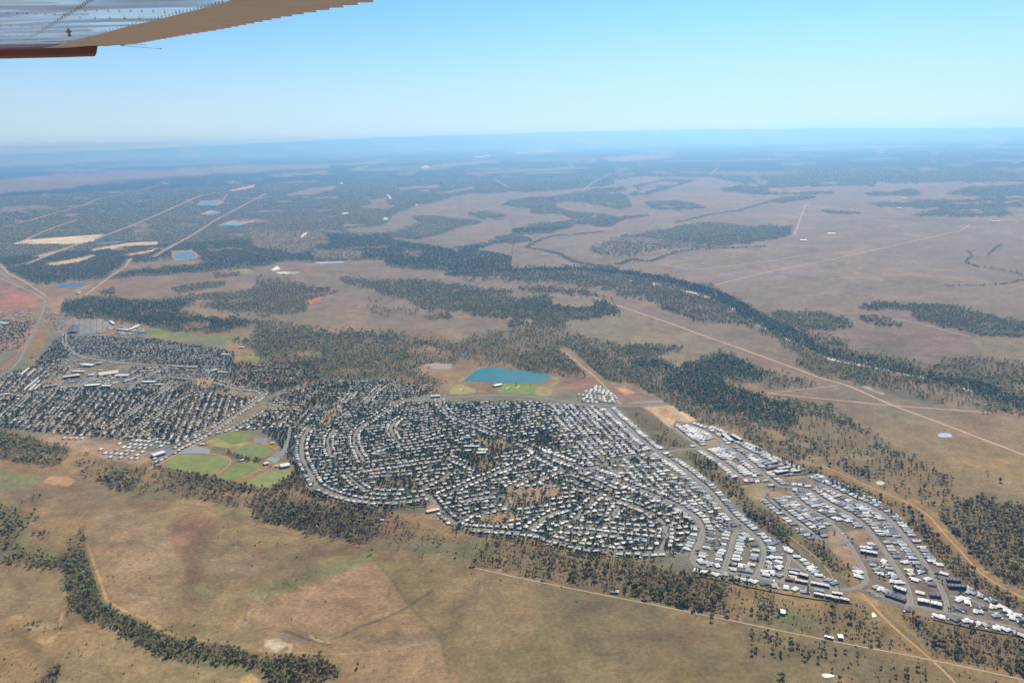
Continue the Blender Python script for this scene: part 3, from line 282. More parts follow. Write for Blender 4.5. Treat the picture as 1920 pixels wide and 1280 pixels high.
BLD = [  # a, b, width, height, roof colour, name, label
((286,857),(308,850),24,8,'w','sports_shed',"long white roofed hall beside the grey yard near the playing fields"), ((526,876),(543,873),24,7,'w','sports_hall',"white flat roofed hall at the corner of the lowest playing field"), ((495,871),(503,869),14,5,'w','clubhouse',"white clubhouse beside the green court and round dark tree"), ((448,864),(457,863),9,4,'w','pavilion',"small white pavilion between the two green ovals"), ((405,813),(413,811),8,4,'w','pavilion',"small pale pavilion above the northern green field"), ((375,834),(384,833),10,4,'w','clubhouse',"white clubhouse on bare ground west of the playing fields"), ((507,832),(514,831),8,4,'w','pavilion',"small white pavilion behind the rectangular green field"), ((516,875),(522,875),8,4,'w','pavilion',"small white building on dirt beside the flat roofed hall"),
((897,845),(914,845),14,6,'w','school_building',"long white school block at the south east corner of the school"), ((894,851),(911,850),13,6,'c','school_building',"cream school block with brown front on bare dirt"), ((870,838),(898,838),8,5,'w','school_building',"long thin white school block behind the tan dirt yard"), ((865,822),(882,822),18,6,'b','school_hall',"blue grey roofed school hall north of the school blocks"), ((872,846),(884,846),10,5,'w','school_building',"short white school block west of the bare yard"),
((800,961),(823,956),11,5,'c','hall',"long cream roofed hall beside the red brown court"), ((808,745),(825,744),12,7,'w','shop_building',"long white building at the north road junction"), ((642,779),(658,779),8,5,'w','shop_building',"long narrow white roof among houses near the northern street"), ((926,725),(940,722),18,6,'w','lake_clubhouse',"white roofed clubhouse between the lake and the green oval"),
((119,710),(150,706),18,10,'w','shopping_block',"white roofed block with dark blue front in the town centre"), ((186,704),(222,699),55,8,'c','shopping_centre',"broad cream roofed shopping centre in the town centre"), ((217,706),(242,706),24,8,'w','supermarket',"bright white flat roof east of the cream shopping centre"), ((154,685),(176,687),26,8,'w','warehouse',"white warehouse beside the ring road bend"), ((180,682),(193,682),30,7,'g','warehouse',"grey roofed warehouse east of the white warehouse"), ((135,698),(159,698),12,6,'w','shop_row',"thin white row of shops north of the blue fronted block"), ((159,725),(186,723),20,7,'w','shop_row',"white gable row south of the shopping centre"), ((191,725),(208,725),14,6,'w','shop_row',"low white row south east of the shopping centre"), ((165,705),(177,704),14,6,'w','shop_row',"small white shop row between the two big roofs"), ((232,717),(255,710),14,6,'w','shop_row',"slanting white shop row beside the main street"), ((268,717),(292,717),20,6,'w','community_hall',"pale broad roof east of the main street"), ((292,722),(306,722),12,5,'w','community_hall',"small pale roof beside the broad community hall"),
((45,732),(71,710),9,5,'w','motel_wing',"westernmost long slanting motel wing in the town"), ((54,734),(68,721),9,5,'w','motel_wing',"second long slanting motel wing in the town"), ((64,732),(76,721),9,5,'c','motel_wing',"third long slanting motel wing in the town"), ((80,727),(107,722),24,5,'g','motel_block',"grey white striped block east of the slanting motel wings"), ((39,704),(54,691),11,5,'w','motel_wing',"slanting white wing near the highway, western one of a pair"), ((51,706),(66,693),11,5,'c','motel_wing',"slanting cream wing near the highway, eastern one of a pair"), ((-4,743),(19,739),12,5,'w','motel_block',"long pale block at the west edge of the old town"),
((207,603),(214,609),14,7,'w','camp_hall',"white hall beside the camp car park"), ((221,618),(242,621),14,7,'w','camp_hall',"long white roof at the front of the camp"), ((242,619),(261,611),22,6,'w','camp_building',"pale slanting camp roof beside the greens"), ((246,622),(274,624),12,5,'g','camp_building',"grey striped camp rows next to the golf greens"), ((396,697),(407,694),12,6,'w','pool_building',"white building beside the turquoise pool"), ((409,699),(427,699),9,5,'w','long_hall',"long thin white roof east of the pool"), ((324,688),(343,688),9,5,'w','long_hall',"long thin white roof west of the pool, left of a pair"), ((351,689),(369,689),9,5,'w','long_hall',"long thin white roof west of the pool, right of a pair"), ((416,666),(431,666),13,6,'w','hall',"white roof west of the small bright oval"), ((448,652),(458,652),12,5,'w','hall',"white golf clubhouse below the greens"),
((0,606),(14,609),28,7,'n','factory',"pale green roofed shed left of the highway, southern"), ((8,600),(27,599),22,7,'n','factory',"pale green roofed shed left of the highway, northern"), ((30,596),(48,592),8,6,'w','factory',"long white shed slanting beside the highway"),
((1774,1088),(1801,1091),11,6,'d','townhouse_row',"dark long townhouse row, northern of two at the street's east side"), ((1777,1100),(1811,1102),11,6,'d','townhouse_row',"dark long townhouse row, southern of two at the street's east side"), ((1720,1127),(1743,1131),13,6,'w','townhouse_row',"white long townhouse row above the bottom road, western half"), ((1745,1132),(1766,1137),13,6,'w','townhouse_row',"white long townhouse row above the bottom road, eastern half"), ((1676,1103),(1699,1110),11,6,'w','townhouse_row',"white townhouse row at the inside of the street bend"), ((1660,1115),(1698,1128),11,5,'d','townhouse_row',"charcoal townhouse row following the curved road"), ((1742,1116),(1764,1119),12,5,'d','townhouse_row',"charcoal long house beside the street corner"),
((1479,1075),(1497,1079),9,6,'w','townhouse_row',"white townhouse row inside the triangle, upper left"), ((1499,1078),(1515,1083),9,6,'w','townhouse_row',"white townhouse row inside the triangle, upper right"), ((1478,1068),(1500,1072),8,5,'g','townhouse_row',"grey townhouse row at the top of the triangle"), ((1472,1086),(1488,1089),8,5,'r','townhouse_row',"brown townhouse row along the bottom road, western"), ((1490,1089),(1515,1094),8,5,'c','townhouse_row',"pale brown townhouse row along the bottom road, middle"), ((1520,1094),(1555,1101),8,5,'w','townhouse_row',"pale townhouse row along the bottom road, eastern"),
((1526,1108),(1545,1111),8,5,'g','townhouse_row',"grey white townhouse row north of its twin by the fence"), ((1526,1114),(1545,1118),8,5,'w','townhouse_row',"white townhouse row by the fence, western"), ((1547,1118),(1573,1124),8,5,'w','townhouse_row',"white townhouse row by the fence, middle"), ((1560,1113),(1580,1116),8,5,'w','townhouse_row',"white townhouse row beside the road bend"), ((1575,1123),(1592,1128),8,5,'w','townhouse_row',"white townhouse row by the fence, eastern end"),
((1612,1028),(1635,1031),10,6,'w','townhouse_row',"white jagged townhouse row beside the bare block, northern"), ((1613,1034),(1645,1040),10,6,'w','townhouse_row',"white jagged townhouse row beside the bare block, southern"),
((1455,888),(1478,884),9,6,'w','unit_row',"white unit row nearest the green drain, western"), ((1482,886),(1500,884),9,6,'w','unit_row',"white unit row nearest the green drain, eastern"), ((1438,880),(1462,874),9,5,'r','unit_row',"brown unit row second from the drain"), ((1458,880),(1482,877),9,5,'w','unit_row',"white unit row behind the nearest row"), ((1432,872),(1458,867),9,5,'g','unit_row',"grey unit row furthest from the drain"),
((1355,815),(1372,829),14,7,'w','villa_row',"large white villa row on the outer crescent"), ((1372,817),(1390,827),12,7,'w','villa_row',"long white villa row east of the crescent"),
((1145,1110),(1160,1111),8,4,'g','farm_shed',"long grey farm shed beside the dirt road"), ((1462,1148),(1472,1150),14,5,'w','farmhouse',"bright white farmhouse in the green paddock"), ((1571,1195),(1580,1196),12,5,'w','farmhouse',"white roofed farmhouse beside the dirt road"), ((1546,1194),(1562,1198),5,4,'w','farm_shed',"narrow white shed west of the roadside farmhouse"), ((712,976),(719,976),6,4,'w','farm_shed',"tiny white shed in the bush south of the old suburb"), ((1796,1213),(1802,1215),8,4,'w','farm_shed',"tiny white shed in bare ground in the southern bush"), ((147,552),(149,549),18,8,'n','silo_shed',"green white shed below the blue pond"), ((1551,439),(1566,439),30,8,'w','station_shed',"long white shed on the open plain"), ((1857,416),(1876,416),30,8,'w','station_shed',"white sheds at the far eastern yard"), ((1500,451),(1512,451),25,7,'w','homestead',"pale homestead beside the plain creek"), ((1015,477),(1028,477),20,6,'w','station_shed',"thin white shed on the brown plain above the river"), ((1680,391),(1690,391),25,8,'w','station_shed',"white speck shed north of the far forest strip"), ((1690,372),(1702,373),25,8,'w','station_shed',"white speck shed between two far forest strips"),
]
HP = "w1305,1070 w1319,1073 w1341,1077 g1357,1078 g1379,1085 w1396,1087 w1412,1090 d1432,1094 g1452,1098 w1474,1102 w1491,1105 g1509,1109 d1701,1142 w1758,1155 w1767,1158 d1789,1160 w1811,1164 w1829,1168 g1847,1172 w1868,1177 w1885,1180 d1904,1186 c1916,1191 w1796,1125 w1808,1122 w1814,1130 d1796,1141 w1834,1148 g1838,1117 d1842,1139 d1860,1129 c1862,1139 g1867,1154 w1891,1148 w1896,1158 w1878,1139 w1905,1154 d1915,1165 w1855,1125 g1818,1105 g1820,1112 w1760,1059 w1770,1076 w1696,1055 g1727,1072 w1739,1086 d1747,1096 c1705,1070 c1708,1077 w1714,1087 w1725,1112 g1718,1056 d1724,1064 d1637,1054 g1638,1060 g1643,1068 w1649,1076 w1657,1053 g1661,1059 g1667,1066 w1672,1077 g1675,1083 w1676,1091 w1687,1092 g1643,1101 w1651,1105 g1661,1109 d1672,1112 w1605,1072 g1606,1067 w1612,1074 w1610,1081 w1312,1051 g1317,1055 g1330,1059 w1345,1061 g1373,1058 w1387,1061 g1402,1064 w1433,1072 w1447,1074 g1460,1078 w1445,1046 c1442,1056 g1442,1064 w1460,1054 w1462,1064 d1449,1012 d1452,1018 w1475,1030 w1482,1034 w1535,1079 g1528,1073 w1520,1069 w1446,1028 g1447,1034 d1447,1040 w1460,1046".split()
RC = {'w': (230,224,208), 'g': (166,164,160), 'd': (92,92,96), 'c': (222,206,176), 'b': (112,122,146), 'r': (150,104,90), 'n': (178,196,178), 'v': (198,196,190)}
RN = {'w': 'white', 'g': 'mid grey', 'd': 'charcoal', 'c': 'cream', 'b': 'blue grey', 'r': 'red brown', 'n': 'pale green', 'v': 'light grey'}
def dens_at(px, py, X, Y):
    d = np.zeros(len(px)); nz = fbm(px, py*2.2, 26, 3, 3)*.5+fbm(px, py*2, 7, 3, 4)*.5
    for v, f, s in WOOD:
        i, m = pmask(P(s), px, py, f*1.5, nz, f*3.2)
        if len(i): d[i] = d[i]*(1-m)+v*m
    fz = fbm(px/3.2, py*1.6, 14, 4, 77); far_ = (py < 478) & (py > 262)
    d = np.where(far_ & (d > .9), d*(1-.95*sst(.66, .71, fz)*np.where(py > 340, 1, .8)), d)
    for c, k, fe, s in TINT:
        if k >= .9 and fe <= 1.5:
            i, m = pmask(P(s), px, py, fe*.6)
            if len(i): d[i] *= (1-m)
    for wd, c, s in TR:
        if wd >= 14:
            i, m = lmask(PW(s), X, Y, wd*2.2, 15)
            if len(i): d[i] *= (1-m)
    for wd, s, thr in SAND:
        i, m = lmask(PW(s), X, Y, 66, 12)
        if len(i): d[i] *= (1-m*sst(thr-.06, thr+.02, fbm(X[i], Y[i], 90, 2, 13)+.04))
    for s in (CLEARL):
        i, m = lmask(PW(s[1]), X, Y, s[0], 8)
        if len(i): d[i] *= (1-m)
    for s in CREEK:
        i, m = lmask(PW(s[2]), X, Y, s[0], s[0]*.4)
        if len(i): d[i] = np.maximum(d[i], s[1]*m)
    for s in FIELD+LOT+LAKE:
        i, m = pmask(P(s[1]), px, py, .8)
        if len(i): d[i] *= (1-m)
    return d
# ---------------------------------------------------------------- ground: one sheet out to and past the horizon
def build_ground():
    az = np.radians(np.concatenate([np.arange(-180, -42, 4.), np.arange(-42, 42, .0605), np.arange(42, 180.1, 4.)]))
    d0 = 0.00975; st = [0]+[.00012]*60+[.0004]*30; dp = list(d0+np.cumsum(st))
    while dp[-1] < .74: dp.append(dp[-1]+.00098)
    dp += [.8, .95, 1.15, 1.35, 1.5, math.pi/2-1e-4]; dp = np.array(dp)
    s = np.sin(dp); a = np.cos(dp)**2/(2*RE); t = 2*H/(s+np.sqrt(np.maximum(s*s-4*a*H, 0))); dd = t*np.cos(dp)
    print('land edge', dd[0]); A, D = np.meshgrid(az, dd); A = A.ravel(); D = D.ravel()
    X = np.sin(A)*D; Y = np.cos(A)*D; Z = gz(X, Y)
    # distant low ranges along the horizon
    ta = np.radians(np.arange(-50, 50, .25)); hx = np.sin(ta)*88000; hy = np.cos(ta)*88000; z0 = gz(hx, hy)
    x0, y0 = pj(hx, hy, z0); x1, y1 = pj(hx, hy, z0+100)
    hp = np.array([(-400,303),(0,292),(281,279),(480,269),(720,258),(960,251),(1100,246.5),(1300,243),(1440,242),(1530,240.5),(1600,240),(1690,240.6),(1800,241),(1920,240),(2300,242)])
    ty = np.interp(x0, hp[:, 0], hp[:, 1])+.8*(fbm(ta*400, ta*0, 9, 4)-.5)
    hh = np.clip((ty-y0)/(y1-y0)*100, 0, 1500)
    print('horizon lift m', hh[60:340:20].round())
    Z = Z+np.interp(A, ta, hh)*np.exp(-(np.minimum(D-88000, 0)/9000)**2)
    global ZTOP; ZTOP = max(H+3, float(Z.max())); print('highest land', ZTOP)
    px, py = pj(X, Y, gz(X, Y))
    n1 = fbm(X, Y, 260, 5, 1); n2 = fbm(X, Y, 1500, 4, 2); n3 = fbm(X, Y, 60, 3, 5); n4 = fbm(X, Y*.5, 5000, 3, 6)
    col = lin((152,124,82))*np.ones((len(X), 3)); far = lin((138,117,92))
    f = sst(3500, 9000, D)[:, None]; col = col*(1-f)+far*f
    nz = .55*fbm(px, py*2, 30, 4, 8)+.45*fbm(px, py*1.6, 6, 3, 9)
    for c, k, fe, s in TINT:
        i, m = pmask(P(s), px, py, fe, nz, fe*1.3)
        if len(i): m = (m*k)[:, None]; col[i] = col[i]*(1-m)+lin(c)*m
    for c, wd, k, s in STAIN:
        i, m = lmask(PW(s), X, Y, wd*(.5 if wd < 8 else 1), wd*.4+1.5)
        if len(i): m = (m*k)[:, None]; col[i] = col[i]*(1-m)+lin(c)*m
    # bare clay, dry and green flushes in the pasture
    g = sst(.56, .7, n1)[:, None]*.35; col = col*(1-g)+lin((172,138,98))*g
    g = sst(.55, .7, fbm(X, Y, 420, 4, 9))[:, None]*.4; col = col*(1-g)+lin((120,112,78))*g
    rg_ = 1-np.abs(fbm(X, Y, 340, 4, 33)-.5)*14; g = (np.clip(rg_, 0, 1)*sst(.5, .6, fbm(X, Y, 800, 2, 34))*.45)[:, None]; col = col*(1-g)+lin((104,92,70))*g
    g = sst(.6, .75, fbm(X, Y, 130, 4, 19))[:, None]*.3; col = col*(1-g)+lin((128,92,70))*g
    col *= (.92*(1+.3*(n3-.5)+.24*(n2-.5)+.15*(n4-.5)))[:, None]
    de = dens_at(px, py, X, Y)
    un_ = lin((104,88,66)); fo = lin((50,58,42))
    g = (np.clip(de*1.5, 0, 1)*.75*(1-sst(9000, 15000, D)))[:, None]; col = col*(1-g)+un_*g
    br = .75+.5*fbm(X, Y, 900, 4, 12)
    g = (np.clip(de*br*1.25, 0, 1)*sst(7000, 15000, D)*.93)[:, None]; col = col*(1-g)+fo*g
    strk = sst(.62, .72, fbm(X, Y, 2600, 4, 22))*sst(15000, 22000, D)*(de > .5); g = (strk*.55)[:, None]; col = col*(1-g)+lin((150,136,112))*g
    for wd, s, thr in SAND:
        i, m = lmask(PW(s), X, Y, wd*1.8, 7)
        if len(i): m = m*sst(thr-.06, thr+.02, fbm(X[i], Y[i], 90, 2, 13)+.04); m = m[:, None]; col[i] = col[i]*(1-m)+lin((232,214,190))*m
    nr, nc = len(dd), len(az); ii = np.arange(nr-1)[:, None]*nc+np.arange(nc-1)[None]
    q = np.stack([ii, ii+1, ii+nc+1, ii+nc], -1).reshape(-1, 4)
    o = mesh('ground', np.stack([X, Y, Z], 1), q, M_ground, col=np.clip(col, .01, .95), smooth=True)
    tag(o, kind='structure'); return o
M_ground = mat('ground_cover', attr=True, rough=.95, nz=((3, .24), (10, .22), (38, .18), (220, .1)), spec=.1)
M_road = mat('asphalt', (134,128,118), .85, nz=((6, .1), (60, .12)), spec=.2); M_kerb = mat('verge_concrete', (164,152,126), .9, nz=((5, .15),), spec=.1)
M_dirt = [mat('dirt_pale', (184,158,130), .95, nz=((6, .15), (40, .15)), spec=.05), mat('dirt_pink', (196,162,134), .95, nz=((6, .15), (40, .12)), spec=.05), mat('dirt_orange', (190,146,100), .95, nz=((6, .15), (30, .15)), spec=.05)]
build_ground()
def ribbon(name, L, wd, z, m):
    # resample and sweep
    pts = [L[0]]
    for a, b in zip(L[:-1], L[1:]):
        n = max(1, int(np.linalg.norm(b-a)/25)); pts += [a+(b-a)*k/n for k in range(1, n+1)]
    p = np.array(pts)
    if len(p) > 6:
        for _ in range(3): p[1:-1] = .25*p[:-2]+.5*p[1:-1]+.25*p[2:]
    t = np.gradient(p, axis=0); t /= np.linalg.norm(t, axis=1)[:, None]+1e-9; nn = np.stack([-t[:, 1], t[:, 0]], 1)
    a = p+nn*wd/2; b = p-nn*wd/2; n = len(p)
    V = np.concatenate([np.c_[a, gz(a[:, 0], a[:, 1])+z], np.c_[b, gz(b[:, 0], b[:, 1])+z]])
    i = np.arange(n-1); o = mesh(name, V, np.stack([i+n, i+n+1, i+1, i], 1), m); tag(o, kind='structure'); return p
RSAMP = []
for k, (key, desc, wd, sty, rows, s) in enumerate(ST):
    L = PW(s); z = .30+.006*(k % 30); wd = wd*(.68 if sty == 'old' else .82)
    if key not in ('W1',): ribbon('kerb', L, wd+3.2, z-.22, M_kerb)
    p = ribbon('road', L, wd, z, M_road); RSAMP.append((p, wd))
for k, (wd, c, s) in enumerate(TR): ribbon('dirt_track', PW(s), wd*(.62 if k > 7 else 1.1), .12+.004*(k % 10), M_dirt[c])
def sheet(name, pts, z, m, sub=0):
    p2 = [Vector((a, b, 0)) for a, b in pts]; tri = tessellate_polygon([p2]); V = np.c_[pts, gz(pts[:, 0], pts[:, 1])+z]
    T = []
    for t in tri:
        a, b, c = [pts[i] for i in t]
        T.append(t if (b[0]-a[0])*(c[1]-a[1])-(b[1]-a[1])*(c[0]-a[0]) > 0 else t[::-1])
    return tag(mesh(name, V, T, m), kind='structure')
def rnd(s, k=2):                                                  # soften polygon corners
    p = PW(s)
    for _ in range(k): p = np.stack([.8*p+.2*np.roll(p, -1, 0), .2*p+.8*np.roll(p, -1, 0)], 1).reshape(-1, 2)
    return p
for k, (c, s) in enumerate(FIELD): sheet('lawn', rnd(s), .1+.004*k, mat('mown_grass', c, .95, nz=((5, .08), (28, .14), (90, .1)), spec=.05))
for k, (c, s) in enumerate(LOT): sheet('paved_yard', PW(s), .16+.004*k, mat('yard_surface', c, .85, nz=((8, .12),)))
for k, (c, s) in enumerate(LAKE):
    m = mat('lake_water', c, .35, nz=((60, .1), (9, .06)), bump=(3, .25, .4), spec=.22); sheet('water', rnd(s, 1), .14+.004*k, m)
ribbon('lake_baffle', PW("907,694 940,697 1005,705"), 3, .35, mat('baffle', (30,70,80), .6))
# pale parking lines of the football pitches: goal mouth strips
for s in ("948,729 955,725", "968,727 975,723", "862,732 866,729"): ribbon('cricket_pitch', PW(s), 4, .2, mat('pitch', (220,214,180), .9))
# ---------------------------------------------------------------- houses
def hip(cx, cy, W, L, z, pitch=.36, ov=.5):
    W += 2*ov; L += 2*ov; r = min(W, L)/2*pitch; x0, x1, y0, y1 = cx-W/2, cx+W/2, cy-L/2, cy+L/2
    if W >= L: a = (cx-(W-L)/2-.3, cy, z+r); b = (cx+(W-L)/2+.3, cy, z+r); F_ = [(0,1,5,4), (1,2,5), (2,3,4,5), (3,0,4)]
    else: a = (cx, cy-(L-W)/2-.3, z+r); b = (cx, cy+(L-W)/2+.3, z+r); F_ = [(0,1,4), (1,2,5,4), (2,3,5), (3,0,4,5)]
    e = .18
    V = [(x0,y0,z), (x1,y0,z), (x1,y1,z), (x0,y1,z), a, b, (x0,y0,z-e), (x1,y0,z-e), (x1,y1,z-e), (x0,y1,z-e)]
    return V, F_+[(0,6,7,1), (1,7,8,2), (2,8,9,3), (3,9,6,0), (9,8,7,6)]
def gab(cx, cy, W, L, z, pitch=.28, ov=.5):                       # ridge along x
    W += 2*ov; L += 2*ov; r = L/2*pitch; x0, x1, y0, y1 = cx-W/2, cx+W/2, cy-L/2, cy+L/2; e = .18
    V = [(x0,y0,z), (x1,y0,z), (x1,y1,z), (x0,y1,z), (x0,cy,z+r), (x1,cy,z+r), (x0,y0,z-e), (x1,y0,z-e), (x1,y1,z-e), (x0,y1,z-e)]
    return V, [(0,1,5,4), (2,3,4,5), (3,0,4), (1,2,5), (0,6,7,1), (1,7,8,2), (2,8,9,3), (3,9,6,0), (9,8,7,6)]
def box(x0, x1, y0, y1, z0, z1, top=True):
    V = [(x0,y0,z0), (x1,y0,z0), (x1,y1,z0), (x0,y1,z0), (x0,y0,z1), (x1,y0,z1), (x1,y1,z1), (x0,y1,z1)]
    F_ = [(0,1,5,4), (1,2,6,5), (2,3,7,6), (3,0,4,7)]
    return V, F_+([(4,5,6,7), (3,2,1,0)] if top else [])
def join(ps):
    V, F_ = [], []
    for v, f in ps: o = len(V); V += v; F_ += [tuple(i+o for i in q) for q in f]
    return V, F_
def house_parts(t):                                               # t: shape letter; returns {part: (V,F)}, footprint radius
    R_, W_, G_, O_ = [], [], [], []
    if t == 'H':                                                  # new narrow-lot hip house, garage to the street (-y)
        W_ += [box(-5.3, 5.3, -8.2, 8.2, 0, 2.78, False)]; R_ += [hip(0, 0, 10.6, 16.4, 2.8, .36, .45)]
        G_ += [box(-4.8, 0, -8.26, -8.15, 0, 2.2)]; O_ += [box(1.2, 3.2, -8.25, -8.15, .9, 2.1), box(-5.36, -5.25, -3, -.6, .9, 2.1), box(-5.36, -5.25, 2.5, 5, .9, 2.1)]
    if t == 'L':                                                  # hip with a projecting garage wing and patio
        W_ += [box(-6.2, 6.2, -4.5, 9, 0, 2.58, False), box(-6, -.2, -9.5, -4.5, 0, 2.5, False)]; R_ += [hip(0, 2.25, 12.4, 13.5, 2.6), hip(-3.1, -5.2, 5.8, 9.2, 2.5, .34, .45)]
        G_ += [box(-5.5, -.7, -9.57, -9.46, 0, 2.2)]; O_ += [box(1.5, 4, -4.56, -4.46, .8, 2.1), box(6.16, 6.27, 0, 3, .9, 2.1)]
    if t == 'P':                                                  # older hip house lying along the street
        W_ += [box(-5.9, 5.9, -4.2, 4.2, 0, 3.08, False)]; R_ += [hip(0, 0, 11.8, 8.4, 3.1, .36, .7), gab(7.2, .5, 1.6, 5, 2.45, .06, .2)]; O_ += [box(-4.5, -2.5, -4.26, -4.15, .9, 2), box(1, 3.5, -4.26, -4.15, .9, 2)]
        G_ += [box(6.4, 8, -1.8, 2.8, 0, .12)]
    if t == 'Q':                                                  # high-set gable house on stumps
        W_ += [box(-5.6, 5.6, -4, 4, 2.3, 4.88, True), box(-3, 4.6, -3, 3, 0, 2.3, False)]; R_ += [gab(0, 0, 11.2, 8, 4.9, .3, .6)]; O_ += [box(-4.5, -2.2, -4.06, -3.95, 3.2, 4.4), box(1.4, 4, -4.06, -3.95, 3.2, 4.4)]
        G_ += [box(-6.2, -3.2, -3.6, -3.5, .05, 2.1)]
    if t == 'B':                                                  # large L-plan house on a wide lot
        W_ += [box(-9, 9, -3, 7, 0, 2.68, False), box(-9, -1.5, -8.5, -3, 0, 2.6, False)]; R_ += [hip(0, 2, 18, 10, 2.7, .38, .6), hip(-5.25, -3.9, 7.5, 9.2, 2.6, .36, .55)]
        G_ += [box(-8.3, -3, -8.57, -8.46, 0, 2.2)]; O_ += [box(1, 3.2, -3.06, -2.95, .8, 2.1), box(5, 7.4, -3.06, -2.95, .8, 2.1)]
    return {'walls': join(W_), 'roof': join(R_), 'garage_door': join(G_), 'window': O_}
HPARTS = {t: house_parts(t) for t in 'HLPQB'}
# town-wide occupancy by hashed centres
CELL = 30; occ = {}
def near_house(x, y, r):
    cx, cy = int(x//CELL), int(y//CELL)
    for i in (-1, 0, 1):
        for j in (-1, 0, 1):
            for (a, b) in occ.get((cx+i, cy+j), ()):
                if (a-x)**2+(b-y)**2 < r*r: return True
    return False
def add_occ(x, y): occ.setdefault((int(x//CELL), int(y//CELL)), []).append((x, y))
rocc = {}
for p, wd in RSAMP:
    for a, b in zip(p[:-1], p[1:]):
        n = max(1, int(np.linalg.norm(b-a)/6))
        for k in range(n): q = a+(b-a)*k/n; rocc.setdefault((int(q[0]//CELL), int(q[1]//CELL)), []).append((q[0], q[1], wd/2))
def near_road(x, y, r):
    cx, cy = int(x//CELL), int(y//CELL)
    for i in (-1, 0, 1):
        for j in (-1, 0, 1):
            for (a, b, h) in rocc.get((cx+i, cy+j), ()):
                if (a-x)**2+(b-y)**2 < (r+h)**2: return True
    return False
def inpoly(p, x, y):
    c = False; n = len(p)
    for i in range(n):
        a = p[i]; b = p[i-1]
        if (a[1] > y) != (b[1] > y) and x < (b[0]-a[0])*(y-a[1])/(b[1]-a[1])+a[0]: c = not c
    return c
NOH = [PW(s) for _, s in FIELD+LOT+LAKE]+[PW(s) for s in (
 "700,898 780,894 788,918 700,915", "800,940 822,942 830,960 800,962", "865,835 920,835 930,872 905,885 878,868 862,850", "890,808 965,828 968,848 935,850 905,838", "935,915 1050,915 1060,930 1010,945 960,958 935,945", "900,965 965,955 985,968 930,985 890,982", "1205,765 1235,768 1300,838 1254,845", "1385,905 1440,905 1440,935 1400,938", "1436,920 1478,918 1478,930 1445,932", "1553,997 1580,994 1592,1015 1550,1013", "1583,993 1628,990 1640,1012 1622,1024 1598,1014", "1545,1015 1590,1022 1612,1062 1570,1060", "1320,826 1345,823 1350,833 1325,838", "1516,898 1528,905 1563,933 1548,930 1520,910", "1622,1078 1638,1080 1650,1092 1625,1090", "1250,1040 1290,1045 1290,1066 1250,1062", "612,725 655,722 655,734 605,736", "585,740 640,748 600,770 560,768", "358,721 371,708 398,705 405,714 390,729", "595,800 612,768 640,757 642,764 625,790 606,806", "1740,1113 1775,1119 1775,1147 1710,1140 1712,1124", "1000,815 1030,805 1035,830 1005,838", "1480,1050 1510,1062 1505,1072 1480,1066")]
HOUSES = []
def add_house(x, y, rot, t, c, ex=False, sty='old', force=False):
    r = {'H': 12.5, 'L': 13, 'P': 15, 'Q': 14.5, 'B': 17}[t]
    if not force:
        if near_house(x, y, r) or near_road(x, y, 8 if t in 'PQ' else 10): return False
        for p in NOH:
            if inpoly(p, x, y): return False
    add_occ(x, y); HOUSES.append([x, y, rot, t, c, sty, rng.uniform(.94, 1.06)*(.86 if math.hypot(x, y) > 2900 and sty == 'old' else 1)]); return True
BOCC = []
for a, b, wd, *_ in BLD:
    A_, B_ = un(*a), un(*b); n = max(2, int(np.linalg.norm(B_-A_)/10))
    for k in range(n+1):
        q = A_+(B_-A_)*k/n; add_occ(*q)
    BOCC.append((A_, B_, wd))
def cnew(): return rng.choice(list('wwwwwvvvvgggggdddccb'))
def cold(): return rng.choice(list('wwwwwvvvvvcccccccccggggrn'))
def street_dir(x, y):
    best = 1e9; ang = 0
    for p, wd in RSAMP:
        if abs(p[:, 0].min()-x) > 400 and abs(p[:, 0].max()-x) > 400: continue
        dd = (p[:, 0]-x)**2+(p[:, 1]-y)**2; i = int(dd.argmin())
        if dd[i] < best:
            best = dd[i]; v = p[i]-np.array([x, y]); ang = math.atan2(v[1], v[0])+math.pi/2
    return ang
for h in HP:
    a, b = h[1:].split(','); q = un(float(a), float(b)); big = float(b) > 1060 and (float(a) < 1515 or float(a) > 1750)
    add_house(q[0], q[1], street_dir(*q), 'B' if big and rng.random() < .55 else rng.choice(list('HL')), h[0], sty='new', force=not near_house(q[0], q[1], 7))
for (key, desc, wd, sty, rows, s), (p, _) in zip(ST, RSAMP):
    if not rows: continue
    seg = np.linalg.norm(np.diff(p, axis=0), axis=1); cum = np.concatenate([[0], np.cumsum(seg)]); sp = 15.6 if sty == 'new' else 19.5; off = wd/2+(15 if sty == 'new' else 11.5)
    for side in ((1, -1) if rows == 'b' else ((1,) if rows == 'l' else (-1,))):
        u = 6+rng.uniform(0, 5)
        while u < cum[-1]-4:
            i = min(np.searchsorted(cum, u)-1, len(seg)-1); i = max(i, 0); t = (u-cum[i])/seg[i]; q = p[i]*(1-t)+p[i+1]*t; d = (p[i+1]-p[i])/seg[i]; nn = np.array([-d[1], d[0]])*side
            for rw in ((0,) if sty == 'old' else (0,)):
                c = q+nn*(off+rng.uniform(-1.2, 1.2)); ang = math.atan2(-nn[1], -nn[0])+math.pi/2
                if rng.random() < (.95 if sty == 'new' else .93): add_house(c[0], c[1], ang+rng.normal(0, .03), rng.choice(list('HHL')) if sty == 'new' else rng.choice(list('PPPQ')), cnew() if sty == 'new' else cold(), sty=sty)
            u += sp*rng.uniform(.96, 1.08)
